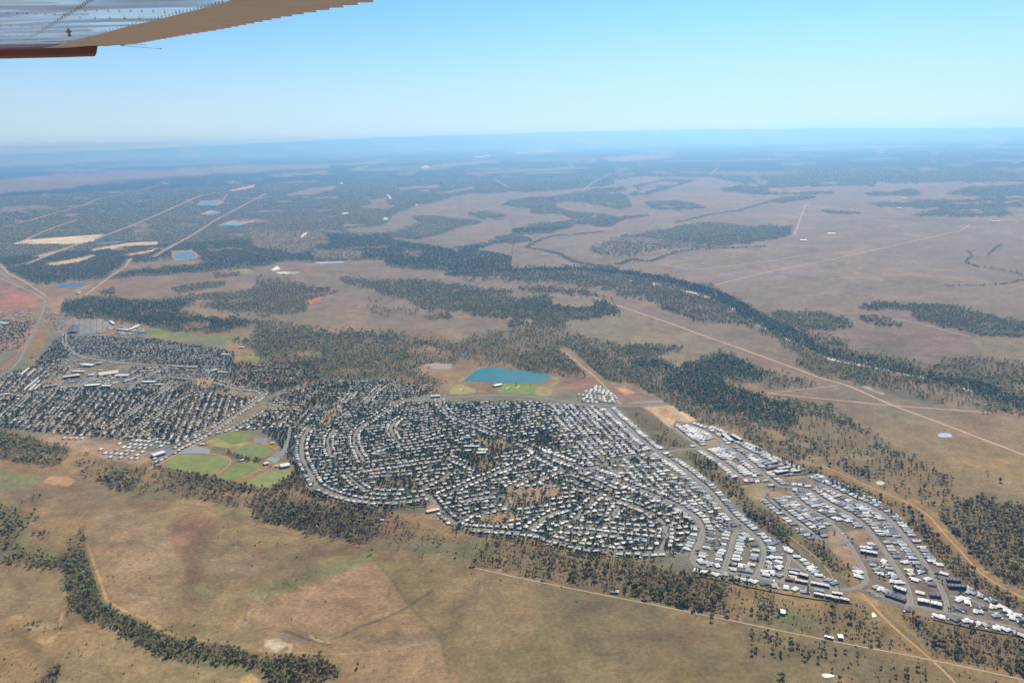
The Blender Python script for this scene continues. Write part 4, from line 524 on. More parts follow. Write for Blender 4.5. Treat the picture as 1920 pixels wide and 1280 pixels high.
FILL = [  # outline, direction a->b, lot, row pitch, style, chance
("560,803 600,768 640,757 745,756 1005,753 1030,757 1060,840 1107,880 1180,912 1262,948 1300,975 1303,1000 1285,1033 1090,1020 980,995 930,990 860,980 800,925 700,938 600,910 575,870", (700,880,800,866), 19.5, 27, 'old', .76),
("1030,757 1135,763 1232,852 1330,925 1385,990 1372,1002 1320,985 1300,958 1243,930 1107,874 1060,850", (1140,765,1232,848), 19, 23, 'newmix', .9),
("1318,995 1372,1000 1365,1055 1425,1076 1430,1030 1475,1045 1465,1090 1310,1058 1300,1045", (1367,1042,1383,995), 16, 23, 'new', .95),
("1252,804 1300,792 1345,803 1400,832 1470,862 1518,888 1470,886 1440,890 1330,843 1275,812", (1293,805,1358,833), 14, 15, 'white', .97), ("1312,845 1360,838 1385,850 1445,900 1395,905 1350,880", (1322,845,1392,895), 14, 22, 'white', .95), ("1365,845 1400,845 1440,868 1430,880 1400,862", (1372,830,1430,860), 14, 22, 'white', .95),
("1445,937 1484,930 1555,975 1538,1008 1520,998", (1460,952,1520,996), 14.5, 22, 'new', .95), ("1488,914 1530,902 1600,925 1660,942 1700,985 1740,1040 1700,1062 1640,1000 1600,980 1556,972", (1599,964,1632,997), 14.5, 21, 'new', .93), ("1510,887 1545,893 1600,915 1660,945 1640,948 1570,922", (1569,920,1621,943), 14.5, 21, 'new', .93),
("1643,1000 1690,1000 1740,1058 1705,1068 1670,1045", (1649,1020,1666,1044), 15, 22, 'new', .9), ("1612,1047 1650,1052 1680,1062 1665,1075 1625,1070", (1619,1056,1629,1086), 15, 22, 'new', .9),
("1083,738 1125,722 1150,740 1168,755 1090,756", (1093,757,1133,761), 17, 24, 'whitegrey', .85),
("127,630 200,628 280,634 300,642 395,656 440,668 420,685 330,682 240,680 165,668 130,652", (197,676,319,684), 20, 27, 'old', .85), ("0,762 60,735 115,728 200,736 330,729 395,737 480,747 478,757 430,785 400,803 350,830 325,832 200,818 100,812 20,798 -20,800", (81,806,139,742), 19.5, 27, 'old', .82), ("420,815 500,770 560,770 605,766 575,800 555,830 545,800 520,800", (420,815,491,743), 19, 28, 'old', .6),
("500,752 590,716 745,713 800,740 745,750 640,752 560,768 500,768", (643,753,740,753), 19, 28, 'old', .75), ("455,690 500,678 560,688 580,705 540,716 470,722", (455,700,560,700), 20, 30, 'old', .6), ("300,684 430,690 430,706 340,706 280,712", (300,690,430,696), 24, 32, 'old', .5), ("215,830 320,838 300,850 240,866 170,852 180,842 240,845", (200,835,320,842), 20, 28, 'white', .6), ("120,818 165,815 170,826 110,828", (120,820,165,820), 22, 30, 'white', .5), ("240,818 345,826 335,838 245,830", (240,822,345,830), 16, 24, 'white', .9),
("-20,600 60,585 70,600 50,650 -20,668", (0,600,60,600), 30, 40, 'old', .75), ("85,588 122,582 126,620 95,625 82,608", (85,600,120,600), 28, 36, 'old', .7), ("-20,710 55,690 125,690 110,725 60,738 -20,762", (6,782,71,706), 22, 28, 'old', .8), ("60,655 122,640 130,668 110,690 55,690", (60,670,120,660), 30, 40, 'old', .45), ("70,675 160,670 170,690 80,692", (70,680,150,675), 20, 28, 'old', .6),
("740,722 815,722 820,742 750,740", (740,735,815,735), 26, 34, 'old', .6), ("100,695 330,688 335,712 240,735 100,735", (186,703,222,700), 34, 40, 'shop', .62), ("-20,585 60,580 62,600 45,640 -20,650", (0,600,60,600), 36, 44, 'shop', .5), ("205,612 262,610 275,628 205,628", (205,620,262,622), 26, 22, 'shop', .7), ("-20,690 8,688 12,706 -20,715", (-10,700,8,700), 20, 28, 'old', .8),
]
for s, dr, lot, rp, sty, pr in FILL:
    pw = PW(s); a, b = un(dr[0], dr[1]), un(dr[2], dr[3]); d = (b-a)/np.linalg.norm(b-a); n = np.array([-d[1], d[0]])
    U = pw@d; V_ = pw@n; ang = math.atan2(d[1], d[0]); u0 = U.min()
    k = 0; v = V_.min()
    while v < V_.max():
        u = u0+rng.uniform(0, lot)
        while u < U.max():
            q = d*u+n*(v+rng.uniform(-2, 2) if sty == 'old' else v)
            if rng.random() < pr and inpoly(pw, q[0], q[1]):
                if sty == 'old': t, c = rng.choice(list('PPPQ')), cold()
                elif sty == 'white': t, c = 'H', rng.choice(list('wwwwvvgc'))
                elif sty == 'shop': t, c = 'B', rng.choice(list('wwwccgg'))
                elif sty == 'whitegrey': t, c = 'H', rng.choice(list('wwggdc'))
                elif sty == 'newmix': t, c = rng.choice(list('PPHL')), rng.choice(list('wwwvvcccgggbdrgd'))
                else: t, c = rng.choice(list('HHL')), cnew()
                rr = ang+(math.pi if k % 2 else 0)+(rng.normal(0, .06) if sty == 'old' else 0)+(0 if t in 'PQ' or sty in ('old', 'newmix') else 0)
                if sty in ('new', 'white'): rr += 0
                add_house(q[0], q[1], rr, t, c, sty='old' if sty in ('old', 'newmix') else 'new')
            u += lot*rng.uniform(.97, 1.05)
        v += rp*(1 if sty != 'old' else rng.uniform(.95, 1.05)); k += 1
print('houses', len(HOUSES))
M_wall = {'w': mat('render_wall', (172,156,134), .85, nz=((4, .05),)), 'd': mat('brick_wall', (128,92,76), .9, nz=((1.2, .1),))}
M_roof = {k: mat('roof_metal_'+k, v, .45, nz=((2.5, .05), (9, .05)), spec=.4) for k, v in RC.items()}
M_door = mat('garage_panel', (206,200,190), .5); M_glass = mat('window_glass', (36,42,50), .08)
hd = np.array([math.hypot(h[0], h[1]) for h in HOUSES]); order = np.argsort(hd)
inview = []
for i in order:
    h = HOUSES[i]; a, b = pj(np.array([h[0]]), np.array([h[1]]), np.array([gz(h[0], h[1])]))
    if -10 < a[0] < 1930 and b[0] < 1290: inview.append(i)
NI = 270; INDV = inview[:NI]; ISET = set(int(i) for i in INDV)
ORD = "first second third fourth fifth sixth seventh eighth ninth tenth eleventh twelfth thirteenth fourteenth fifteenth sixteenth seventeenth eighteenth nineteenth twentieth".split()
def ordw(n):
    if n < 20: return ORD[n]
    t, u = divmod(n+1, 10); tens = ['', '', 'twenty', 'thirty', 'forty', 'fifty', 'sixty', 'seventy'][t]
    return tens+'-'+ORD[u-1] if u else tens[:-1]+'ieth'
DESC = {'J2': 'the middle street bend', 'K2': 'the lower eastern street', 'L': 'the bottom estate road', 'M': 'the eastern side lane', 'N': 'the short lower cross lane', 'N2': 'the short upper cross lane', 'H2': 'the stub loop', 'H3': 'the western link lane', 'N3': 'the roundabout', 'O13b': 'the traffic loop lane', 'D': 'the northern distributor road', 'O22': 'the long inner street', 'O21': 'the upper slanting street', 'O23': 'the small upper street', 'O24': 'the inner middle street'}
keyed = {}
for i in INDV:
    h = HOUSES[i]; best = (1e18,)
    for (key, desc, wd, sty, rows, s), (p, _) in zip(ST, RSAMP):
        dd = (p[:, 0]-h[0])**2+(p[:, 1]-h[1])**2; j = int(dd.argmin())
        if dd[j] < best[0]: best = (dd[j], key, desc, j, p)
    _, key, desc, j, p = best; dirv = p[min(j+1, len(p)-1)]-p[max(j-1, 0)]; side = np.sign(dirv[0]*(h[1]-p[j][1])-dirv[1]*(h[0]-p[j][0]))
    nrm = np.array([-dirv[1], dirv[0]])*side; sd_ = ('north' if nrm[1] > 0 else 'south') if abs(nrm[1]) > abs(nrm[0]) else ('east' if nrm[0] > 0 else 'west')
    ar = j*25+np.dot(np.array(h[:2])-p[j], dirv/np.linalg.norm(dirv)); keyed.setdefault((key, side, math.sqrt(best[0]) > 30), []).append((ar, i, sd_, DESC.get(key, desc), p))
HLAB = {}
for kk, L in keyed.items():
    L.sort(key=lambda t: t[0]); p = L[0][4]; e = p[0]-p[-1]; end = ('north' if e[1] > 0 else 'south') if abs(e[1]) > abs(e[0]) else ('east' if e[0] > 0 else 'west')
    sides = [t[2] for t in L]; sd_ = max(set(sides), key=sides.count)
    for n, (ar, i, _, desc, _) in enumerate(L):
        HLAB[int(i)] = f"{RN[HOUSES[i][4]]} roofed house, {ordw(n)} from {end} end, {'set back ' if kk[2] else ''}{sd_} of {desc}"
cache = {}
def part_mesh(t, part, k, mkey):
    key = (t, part, k, mkey)
    if key not in cache:
        g = HPARTS[t][part]; g = g[k] if part == 'window' else g
        m = {'walls': M_wall.get(mkey), 'roof': M_roof.get(mkey), 'garage_door': M_door, 'window': M_glass}[part]
        me = bpy.data.meshes.new('house_'+part); me.from_pydata(g[0], [], g[1]); me.materials.append(m); me.update(); cache[key] = me
    return cache[key]
for i in INDV:
    x, y, rot, t, c, sty, sc = HOUSES[i]
    e = link(bpy.data.objects.new('house', None)); e.location = (x, y, gz(x, y)); e.rotation_euler = (0, 0, rot); e.scale = (sc, sc*rng.uniform(.95, 1.05), rng.uniform(.95, 1.1))
    tag(e, HLAB[int(i)], 'house', 'houses of the estates'); wk = 'd' if rng.random() < .35 else 'w'
    link(bpy.data.objects.new('walls', part_mesh(t, 'walls', 0, wk)), e); link(bpy.data.objects.new('roof', part_mesh(t, 'roof', 0, c)), e)
    link(bpy.data.objects.new('garage_door', part_mesh(t, 'garage_door', 0, 0)), e)
    for k in range(2): link(bpy.data.objects.new('window', part_mesh(t, 'window', k, 0)), e)
# the rest of the town's houses, one mass
def xf(V, x, y, z, rot, sc=1): c_, s_ = math.cos(rot)*sc, math.sin(rot)*sc; V = np.asarray(V); return np.stack([x+V[:, 0]*c_-V[:, 1]*s_, y+V[:, 0]*s_+V[:, 1]*c_, z+V[:, 2]*sc], 1)
def tri(F_):
    T = []
    for f in F_:
        for k in range(1, len(f)-1): T.append((f[0], f[k], f[k+1]))
    return np.array(T)
TR_ = {t: {p: (np.array(HPARTS[t][p][0]), tri(HPARTS[t][p][1])) for p in ('walls', 'roof')} for t in HPARTS}
AV, AF, AC, off_ = [], [], [], 0
SHEDS = []
for i, h in enumerate(HOUSES):
    x, y, rot, t, c, sty, sc = h
    d = math.hypot(x, y)
    if rng.random() < .5: SHEDS.append((x, y, rot, d, i))
    if i in ISET: continue
    for p in ('walls', 'roof'):
        V, T = TR_[t][p]; cc = lin(RC[c])*rng.uniform(.66, 1.05) if p == 'roof' else lin((150,130,108) if rng.random() < .5 else (128,88,72))*rng.uniform(.7, 1.1)
        AV.append(xf(V, x, y, gz(x, y), rot, sc)); AF.append(T+off_); AC.append(np.tile(cc, (len(V), 1))); off_ += len(V)
M_attr = mat('painted_buildings', attr=True, rough=.5, nz=((3, .05),), spec=.4)
o = mesh('distant_houses', np.concatenate(AV), np.concatenate(AF), M_attr, col=np.concatenate(AC)); tag(o, 'mass of pale roofed houses filling the older town beyond the nearer ones', 'houses', kind='stuff')
# garden sheds
def shed_geo(): return join([box(-1.9, 1.9, -1.5, 1.5, 0, 2.1, False), gab(0, 0, 3.8, 3, 2.12, .2, .1)])
sv, sf = shed_geo(); sme = {}
def shed_spot(x, y, rot): a = rng.choice([-1, 1])*5.5; b = 11.8; c_, s_ = math.cos(rot), math.sin(rot); return x+a*c_-b*s_, y+a*s_+b*c_
AV, AF, AC, off_ = [], [], [], 0; nn_ = 0; SH = []
SHEDS.sort(key=lambda t: t[3])
for x, y, rot, d, hi in SHEDS:
    ind = hi in ISET
    q = shed_spot(x, y, rot)
    if near_road(q[0], q[1], 3) or d > 3000: continue
    SH.append((q, rot, ind, hi))
for q, rot, ind, hi in SH:
    if nn_ < 90 and ind:
        k = 'w' if rng.random() < .7 else 'c'
        if k not in sme: m_ = bpy.data.meshes.new('shed'); m_.from_pydata(sv, [], sf); m_.materials.append(M_roof[k]); sme[k] = m_
        o = link(bpy.data.objects.new('garden_shed', sme[k])); o.location = (q[0], q[1], gz(*q)); o.rotation_euler = (0, 0, rot+math.pi/2*rng.integers(0, 2))
        tag(o, f"{'white' if k == 'w' else 'cream'} shed behind {HLAB[hi].split('house, ')[1]}", 'shed', 'small garden sheds in back yards'); nn_ += 1
    else:
        V = xf(sv, q[0], q[1], gz(*q), rot); AV.append(V); AF.append(tri(sf)+off_); AC.append(np.tile(lin((215,215,210)), (len(V), 1))); off_ += len(V)
if AV: tag(mesh('distant_sheds', np.concatenate(AV), np.concatenate(AF), M_attr, col=np.concatenate(AC)), 'scatter of tiny pale sheds behind the older houses', 'sheds', kind='stuff')
# accommodation cabins in curved rows
AV, AF, AC, off_ = [], [], [], 0; cp = PW("139,598 152,596 194,600 201,609 195,622 170,627 149,626 147,613 138,612"); nc_ = 0
for rr in range(14):
    for cc_ in range(30):
        u = 139+cc_*2.2; v = 598.5+rr*2.25+1.2*math.sin((u-139)/8.5); q = un(u, v)
        if cc_ % 5 == 4 or not inpoly(cp, q[0], q[1]): continue
        V, T = TR_['P']['roof']; V2, T2 = TR_['P']['walls']
        for V_, T_, c_ in ((V, T, (228,228,226)), (V2, T2, (190,184,176))): AV.append(xf(V_, q[0], q[1], gz(*q), .25, .62)); AF.append(T_+off_); AC.append(np.tile(lin(c_), (len(V_), 1))); off_ += len(V_)
        nc_ += 1
print('cabins', nc_); tag(mesh('workers_cabins', np.concatenate(AV), np.concatenate(AF), M_attr, col=np.concatenate(AC)), 'curved rows of tiny white cabins in the miners camp', 'cabins', kind='stuff')
# larger buildings
M_blue = mat('blue_front', (40,60,120), .6)
def big(a, b, wd, hh, c, name, label):
    A_, B_ = un(*a), un(*b); L = np.linalg.norm(B_-A_); m = (A_+B_)/2; rot = math.atan2(*(B_-A_)[::-1])
    e = link(bpy.data.objects.new(name, None)); e.location = (m[0], m[1], gz(*m)); e.rotation_euler = (0, 0, rot); tag(e, label, name.replace('_', ' '))
    row = 'row' in name or 'wing' in name
    W_ = [box(-L/2, L/2, -wd/2, wd/2, 0, hh-.03, False)]
    R_ = [gab(0, 0, L, wd, hh, .16, .5)]
    if row:
        n = max(2, int(L/7)); R_ = [hip(-L/2+(k+.5)*L/n, (k % 2)*.8-.4, L/n-1.05, wd, hh+.01*k, .45, .5) for k in range(n)]
    mesh('walls', *join(W_), M_blue if name == 'shopping_block' else M_wall['d' if c in 'rd' or row else 'w'], parent=e); mesh('roof', *join(R_), M_roof[c], parent=e)
    n = max(2, int(L/6))
    mesh('window_band', *box(-L*.44, L*.44, -wd/2-.08, -wd/2+.05, hh*.4, hh*.7), M_glass, parent=e)
    if not row: mesh('roof_vent', *join([box(-L/4-.7, -L/4+.7, -1.2, 1.2, hh, hh+wd*.04+1.4), box(L/4-.7, L/4+.7, -1.2, 1.2, hh, hh+wd*.04+1.4)]), M_roof['g'], parent=e)
    return e
for q in BLD: big(*q)
# dark camp hall block
e = big((136,625), (141,612), 44, 8, 'd', 'camp_hall', "dark roofed block at the west edge of the miners camp")
# ---------------------------------------------------------------- trees
def ico(sub=0):
    t = (1+5**.5)/2; V = [(-1,t,0),(1,t,0),(-1,-t,0),(1,-t,0),(0,-1,t),(0,1,t),(0,-1,-t),(0,1,-t),(t,0,-1),(t,0,1),(-t,0,-1),(-t,0,1)]
    Fc = [(0,11,5),(0,5,1),(0,1,7),(0,7,10),(0,10,11),(1,5,9),(5,11,4),(11,10,2),(10,7,6),(7,1,8),(3,9,4),(3,4,2),(3,2,6),(3,6,8),(3,8,9),(4,9,5),(2,4,11),(6,2,10),(8,6,7),(9,8,1)]
    V = np.array(V, float); V /= np.linalg.norm(V, axis=1)[:, None]; return V, np.array(Fc)
def leaves(n, centres, rad, size, rg):
    # n leaf sprays scattered through several clumps
    V = []; T = []
    for k in range(n):
        c = centres[rg.integers(len(centres))]; v = rg.normal(size=3); v /= np.linalg.norm(v); q = c[:3]+v*c[3]*rg.uniform(.55, 1.0)*np.array([1, 1, .75])
        a = rg.normal(size=3); a /= np.linalg.norm(a); b = np.cross(a, rg.normal(size=3)); b /= np.linalg.norm(b); s = size*rg.uniform(.6, 1.3)
        i = len(V); V += [q+a*s, q-a*s*.5+b*s*.8, q-a*s*.5-b*s*.8]; T.append((i, i+1, i+2))
    return np.array(V), np.array(T)
def crown(lod, seed):
    rg = np.random.default_rng(seed)
    if lod == 0:
        cs = [(rg.normal(0, .42), rg.normal(0, .42), rg.uniform(.45, .95), rg.uniform(.28, .46)) for _ in range(7)]; cs = [np.array(c) for c in cs]
        V, T = leaves(420, cs, 1, .13, rg); Vs, Ts = [V], [T]; o = len(V)
        for c in cs: v, f = ico(); v = v*c[3]*.62*rg.uniform(.75, 1.2, (12, 1))*np.array([1, 1, .7])+c[:3]; Vs.append(v); Ts.append(f+o); o += 12
        return np.concatenate(Vs), np.concatenate(Ts)
    if lod == 1:
        cs = [np.array((rg.normal(0, .4), rg.normal(0, .4), rg.uniform(.5, .9), rg.uniform(.32, .48))) for _ in range(4)]
        V, T = leaves(46, cs, 1, .24, rg); Vs, Ts = [V], [T]; o = len(V)
        for c in cs[:2]: v, f = ico(); v = v*c[3]*.75*rg.uniform(.7, 1.25, (12, 1))+c[:3]; Vs.append(v); Ts.append(f+o); o += 12
        return np.concatenate(Vs), np.concatenate(Ts)
    if lod == 2:
        v, f = ico(); v = v*rg.uniform(.55, 1.1, (12, 1))*np.array([.85, .85, .42])+np.array([0, 0, .6])
        V, T = leaves(9, [np.array((0, 0, .62, .8))], 1, .3, rg); return np.concatenate([v, V]), np.concatenate([f, T+12])
    V = np.array([(1,0,0),(0,1,0),(-1,0,0),(0,-1,0),(0,0,1),(0,0,-.6)], float)*rg.uniform(.7, 1.2, (6, 1))*np.array([.9, .9, .4])+np.array([0, 0, .55])
    return V, np.array([(0,1,4),(1,2,4),(2,3,4),(3,0,4),(1,0,5),(2,1,5),(3,2,5),(0,3,5)])
M_leaf = mat('gum_foliage', attr=True, rough=.8, spec=.15, leaf=.5); M_trunk = mat('gum_bark', (150,134,118), .9, nz=((.6, .2),))
def scatter():
    X, Y, S = [], [], []; d = 1080.
    while d < 21000:
        s = max(8.2, d/430); n = int(math.radians(84)*d/s); a = (np.arange(n)+rng.uniform(-.5, .5, n))*s/d-math.radians(42); r = d+rng.uniform(-.5, .5, n)*s
        X.append(np.sin(a)*r); Y.append(np.cos(a)*r); S.append(np.full(n, s)); d += s
    return np.concatenate(X), np.concatenate(Y), np.concatenate(S)
X, Y, S = scatter(); px, py = pj(X, Y, gz(X, Y)); ok = (px > -60) & (px < 1980) & (py < 1330); X, Y, S, px, py = X[ok], Y[ok], S[ok], px[ok], py[ok]
de = dens_at(px, py, X, Y); D = np.hypot(X, Y)
nn1 = fbm(X, Y, 90, 3, 40); nn2 = fbm(X, Y, 500, 3, 41)
pr = np.clip(de*(.97+1.9*(nn1-.5)+.7*(nn2-.5)), 0, 1)**np.where(de > .7, 1.0, 1.25)*.86
pr = np.where((D > 6000), pr*.95, pr)
TOWNT = [(.7, "560,803 600,768 640,757 745,756 1005,753 1030,757 1060,830 1107,878 1180,912 1262,948 1300,975 1303,1000 1285,1043 1090,1034 980,1008 860,990 800,940 700,945 600,915 560,900 545,860 535,800 560,770 575,800"), (.33, "1030,757 1080,762 1232,865 1290,940 1262,948 1107,878 1060,840"), (.1, "1080,762 1135,765 1232,852 1400,990 1318,995 1290,940"), (.07, "1300,985 1400,1000 1470,1040 1460,1088 1300,1060"), (.6, "127,630 280,634 440,660 440,690 300,686 130,660"), (.58, "-20,762 60,735 115,728 330,729 480,747 430,785 325,832 100,812 -20,800"), (.6, "420,815 500,770 605,766 560,800 545,870 525,835 480,800"), (.5, "500,752 590,716 745,713 830,735 745,750 560,768"), (.38, "420,680 600,680 600,712 500,740 430,720"), (.4, "-20,600 60,585 70,600 50,650 -20,668"), (.55, "100,640 128,625 130,670 100,690 60,690"), (.4, "-20,705 60,690 130,690 110,725 -20,762"), (.25, "240,690 440,690 430,735 250,730"), (.75, "565,915 600,925 640,940 700,950 800,942 800,950 690,958 620,945 560,925"), (.5, "1310,1067 1400,1085 1450,1100 1440,1106 1310,1080"), (.7, "840,985 860,992 990,1014 1100,1036 1240,1050 1240,1056 1090,1042 980,1018 850,996"), (.05, "1440,900 1920,1150 1920,1190 1600,1110 1440,950")]
tp = np.zeros(len(X))
for v, s in TOWNT:
    i, m = pmask(P(s), px, py, 1.5)
    if len(i): tp[i] = np.maximum(tp[i], v*m)
tp *= .55+.9*nn1
for c_, k_, fe_, s_ in TINT:
    if k_ >= .7 and fe_ <= 3 and c_[0] > 145:
        i, m = pmask(P(s_), px, py, 1)
        if len(i): tp[i] *= 1-.6*m
isT = (rng.random(len(X)) < tp) & (D < 5500); isW = (rng.random(len(X)) < pr) & ~isT
keep = isT | isW; X, Y, S, px, py, isT, D, nn2, de = [v[keep] for v in (X, Y, S, px, py, isT, D, nn2, de)]
msk = np.ones(len(X), bool)
for i in np.nonzero(D < 5200)[0]:
    if isT[i] and near_house(X[i], Y[i], 8.5): msk[i] = False
    elif near_road(X[i], Y[i], 2.5): msk[i] = False
for k_, (c_, s_) in enumerate(FIELD+LOT+LAKE):
    i, m = pmask(P(s_), px, py, .5); msk[i[m > .5]] = False
X, Y, S, px, py, isT, D, nn2, de = [v[msk] for v in (X, Y, S, px, py, isT, D, nn2, de)]
EXT = [(697,1037,6,13), (1513,1108,4,8), (671,1249,5,8), (131,1228,6,10), (52,1044-76,5,8), (1465,1272,6,9), (1574,1281-7,5,9), (1560,1258,5,10), (1334,1163,4,6), (968,721,7,14), (995,722,8,14), (508,877,9,13), (1009,700,4,6), (1700,1262,5,9), (1648,1273,6,9), (700,968,5,9), (855,1005,6,12), (1852,893,7,12), (1850,885,6,11), (1875,903,6,11), (1572,1100,4,14), (92,1000,9,13), (66,958,8,11)]
for a, b, r_, h_ in EXT:
    q = un(a, b); X = np.append(X, q[0]); Y = np.append(Y, q[1]); S = np.append(S, r_*1.7); px = np.append(px, a); py = np.append(py, b); isT = np.append(isT, False); D = np.append(D, math.hypot(*q)); nn2 = np.append(nn2, .5); de = np.append(de, .5)
N = len(X); base = np.minimum(S*.56, 8+S*.25); rad = np.where(D < 4200, 1.9+4.6*rng.random(N)**1.9, base*rng.uniform(.8, 1.25, N)); rad = np.where(isT, rng.uniform(2.6, 5.4, N), rad)
creekz = (px < 660) & (py > 940); rad = np.where(creekz & (D < 1900), rng.uniform(2.2, 5.2, N), rad)
thin = (de < .35) & ~isT & (D < 4200); rad = np.where(thin, rng.uniform(2., 4.6, N), rad)
hgt = np.where(D < 4200, rad*rng.uniform(1.6, 2.7, N)+1.5, rng.uniform(9, 15, N)); hgt = np.where(isT, rad*rng.uniform(1.2, 1.7, N)+1, hgt)
ww = lin((104,98,70)); wt = lin((52,66,50)); wc = lin((92,94,66)); wd_ = lin((76,78,58))
hue = np.clip(nn2*1.6-.3, 0, 1)[:, None]; colr = ww*(1-hue*.6)+wd_*hue*.6; colr = np.where(isT[:, None], wt, colr); colr = np.where(creekz[:, None], wc*.9, colr)
dk = ((de > .93) & ~isT & (D < 9000))[:, None]; colr = np.where(dk, lin((66,72,54)), colr)
colr = colr*np.where(isT, 1.9, 3.5)[:, None]*rng.uniform(.65, 1.35, (N, 1))*(1+rng.normal(0, .06, (N, 3)))
brn = ((rng.random(N) < np.where((px > 460) & (px < 745) & (py > 900), .6, np.where(px < 460, .12, .35))) & ~isT & (py > 860))[:, None]; colr = np.where(brn, lin((136,116,96))*rng.uniform(.7, 1.2, (N, 1)), colr); colr = np.clip(colr, .015, .46)
idx = np.argsort(D/np.maximum(rad, 1)**.15); idx = [i for i in idx if 2 < px[i] < 1918 and py[i] < 1278 and not isT[i]][:250]
TI = set(idx); print('trees', N, 'nearest', D[idx[-1]])
protos0 = [crown(0, 100+k) for k in range(10)]; cm = []
crowncols = [(168,162,112), (146,150,102), (184,174,124), (132,142,98), (182,158,124)]
for k, (V, T) in enumerate(protos0):
    me = bpy.data.meshes.new('crown'); me.from_pydata(V.tolist(), [], T.tolist()); me.materials.append(mat('gum_foliage_single', crowncols[k % 5], .8, spec=.15, nz=((.25, .25),), leaf=.5)); me.update(); cm.append(me)
def trunk_mesh(seed):
    rg = np.random.default_rng(seed); V, Fc = [], []
    def limb(a, b, r0, r1):
        a = np.array(a, float); b = np.array(b, float); d = b-a; d /= np.linalg.norm(d); u = np.cross(d, (0, 1, .3)); u /= np.linalg.norm(u); v = np.cross(d, u); o = len(V)
        for p_, r_ in ((a, r0), (b, r1)):
            for k in range(5): t = k*2*math.pi/5; V.append(tuple(p_+(u*math.cos(t)+v*math.sin(t))*r_))
        for k in range(5): Fc.append((o+k, o+(k+1) % 5, o+5+(k+1) % 5, o+5+k))
    limb((0,0,0), (.04,.02,.4), .06, .045)
    for k in range(4): a = rg.uniform(0, 6.28); limb((.04,.02,.38), (.4*math.cos(a), .4*math.sin(a), rg.uniform(.6, .8)), .035, .012)
    me = bpy.data.meshes.new('trunk'); me.from_pydata(V, [], Fc); me.materials.append(M_trunk); me.update(); return me
tms = [trunk_mesh(k) for k in range(3)]
BANDS = [(0, 170, 900, 1010, "in the thicket at the left edge"), (0, 75, 1010, 1100, "on the creek bend at the left edge"), (75, 125, 1010, 1060, "on the creek east of its left bend"), (110, 175, 990, 1050, "where the two creeks meet"), (100, 175, 1050, 1085, "just below the creek junction"), (100, 185, 1085, 1115, "on the creek beside the straight orange track"), (100, 210, 1115, 1150, "on the creek where the orange track turns"), (120, 200, 1150, 1180, "at the creek's pale eroded side gully"),
(180, 240, 1140, 1200, "on the slanting creek above its middle"), (225, 290, 1150, 1215, "on the slanting creek at its middle"), (285, 350, 1170, 1240, "on the slanting creek below its middle"), (340, 410, 1190, 1260, "on the creek's lower bend"), (400, 450, 1190, 1262, "on the lower creek left of the pale claypan"), (440, 500, 1195, 1285, "on the lower creek just left of the claypan"), (490, 545, 1195, 1285, "on the lower creek under the pale claypan"), (540, 585, 1195, 1285, "on the lower creek right of the claypan"), (580, 665, 1195, 1285, "at the creek's round eastern thicket"), (60, 130, 1230, 1285, "in the small clump by the bottom left corner"),
(800, 1180, 1000, 1170, "in the belt under the old suburb"), (1180, 1300, 1040, 1180, "in the bush west of the farm shed road bend"), (1300, 1400, 1040, 1175, "in the bush under the traffic loop"), (1400, 1470, 1100, 1180, "in the cluster left of the white farmhouse"), (1470, 1545, 1100, 1200, "in the paddock right of the white farmhouse"), (1395, 1480, 1180, 1285, "below the dirt road under the farmhouse cluster"), (1480, 1570, 1190, 1285, "in the open paddock near the white dam"), (1545, 1600, 1120, 1215, "in bush above the roadside farmhouse"), (1600, 1700, 1120, 1215, "beside the spur of bare orange dirt"), (1570, 1650, 1205, 1285, "in the paddock below the dirt road bend"), (1650, 1730, 1205, 1285, "between the two crossing dirt tracks"), (1690, 1760, 1130, 1205, "in bush under the corner house"), (1730, 1800, 1150, 1240, "in bush around the small bare patch"), (1800, 1860, 1150, 1260, "in bush under the south east estate"), (1860, 1930, 1150, 1285, "in bush at the bottom right corner")]
CN = ['olive', 'dark green', 'pale olive', 'deep green', 'grey brown', 'olive', 'dark green', 'pale olive', 'deep green', 'grey brown']
TCN = {}
def tree_label(a, b, r, h, k):
    w_ = "in the open paddock"
    for x0_, x1_, y0_, y1_, t_ in BANDS:
        if x0_ <= a < x1_ and y0_ <= b < y1_: w_ = t_; break
    sz = 'small' if r < 3.4 else ('broad' if r > 5 else ('tall' if h > 8.6 else 'middling'))
    return f"{sz} {CN[k]} gum tree {w_}", 'gum trees '+w_
for i in idx:
    e = link(bpy.data.objects.new('gum_tree', None)); e.location = (X[i], Y[i], gz(X[i], Y[i])); e.rotation_euler = (0, 0, rng.uniform(0, 6.28)); e.scale = (rad[i]*1.15, rad[i]*1.15, hgt[i])
    k = int((5 if rng.random() < .5 else 0)+(rng.integers(0, 4) if not brn[i] else 4)); lb, gr = tree_label(px[i], py[i], rad[i], hgt[i], k); tag(e, lb, 'tree', gr)
    if (697, 1037) == (int(px[i]), int(py[i])): e['label'] = "lone green tree where the fence line meets the green swale"; del e['group']
    t_ = link(bpy.data.objects.new('trunk', tms[i % 3]), e); t_.scale = (1, 1, 1)
    link(bpy.data.objects.new('crown', cm[int(k)]), e)
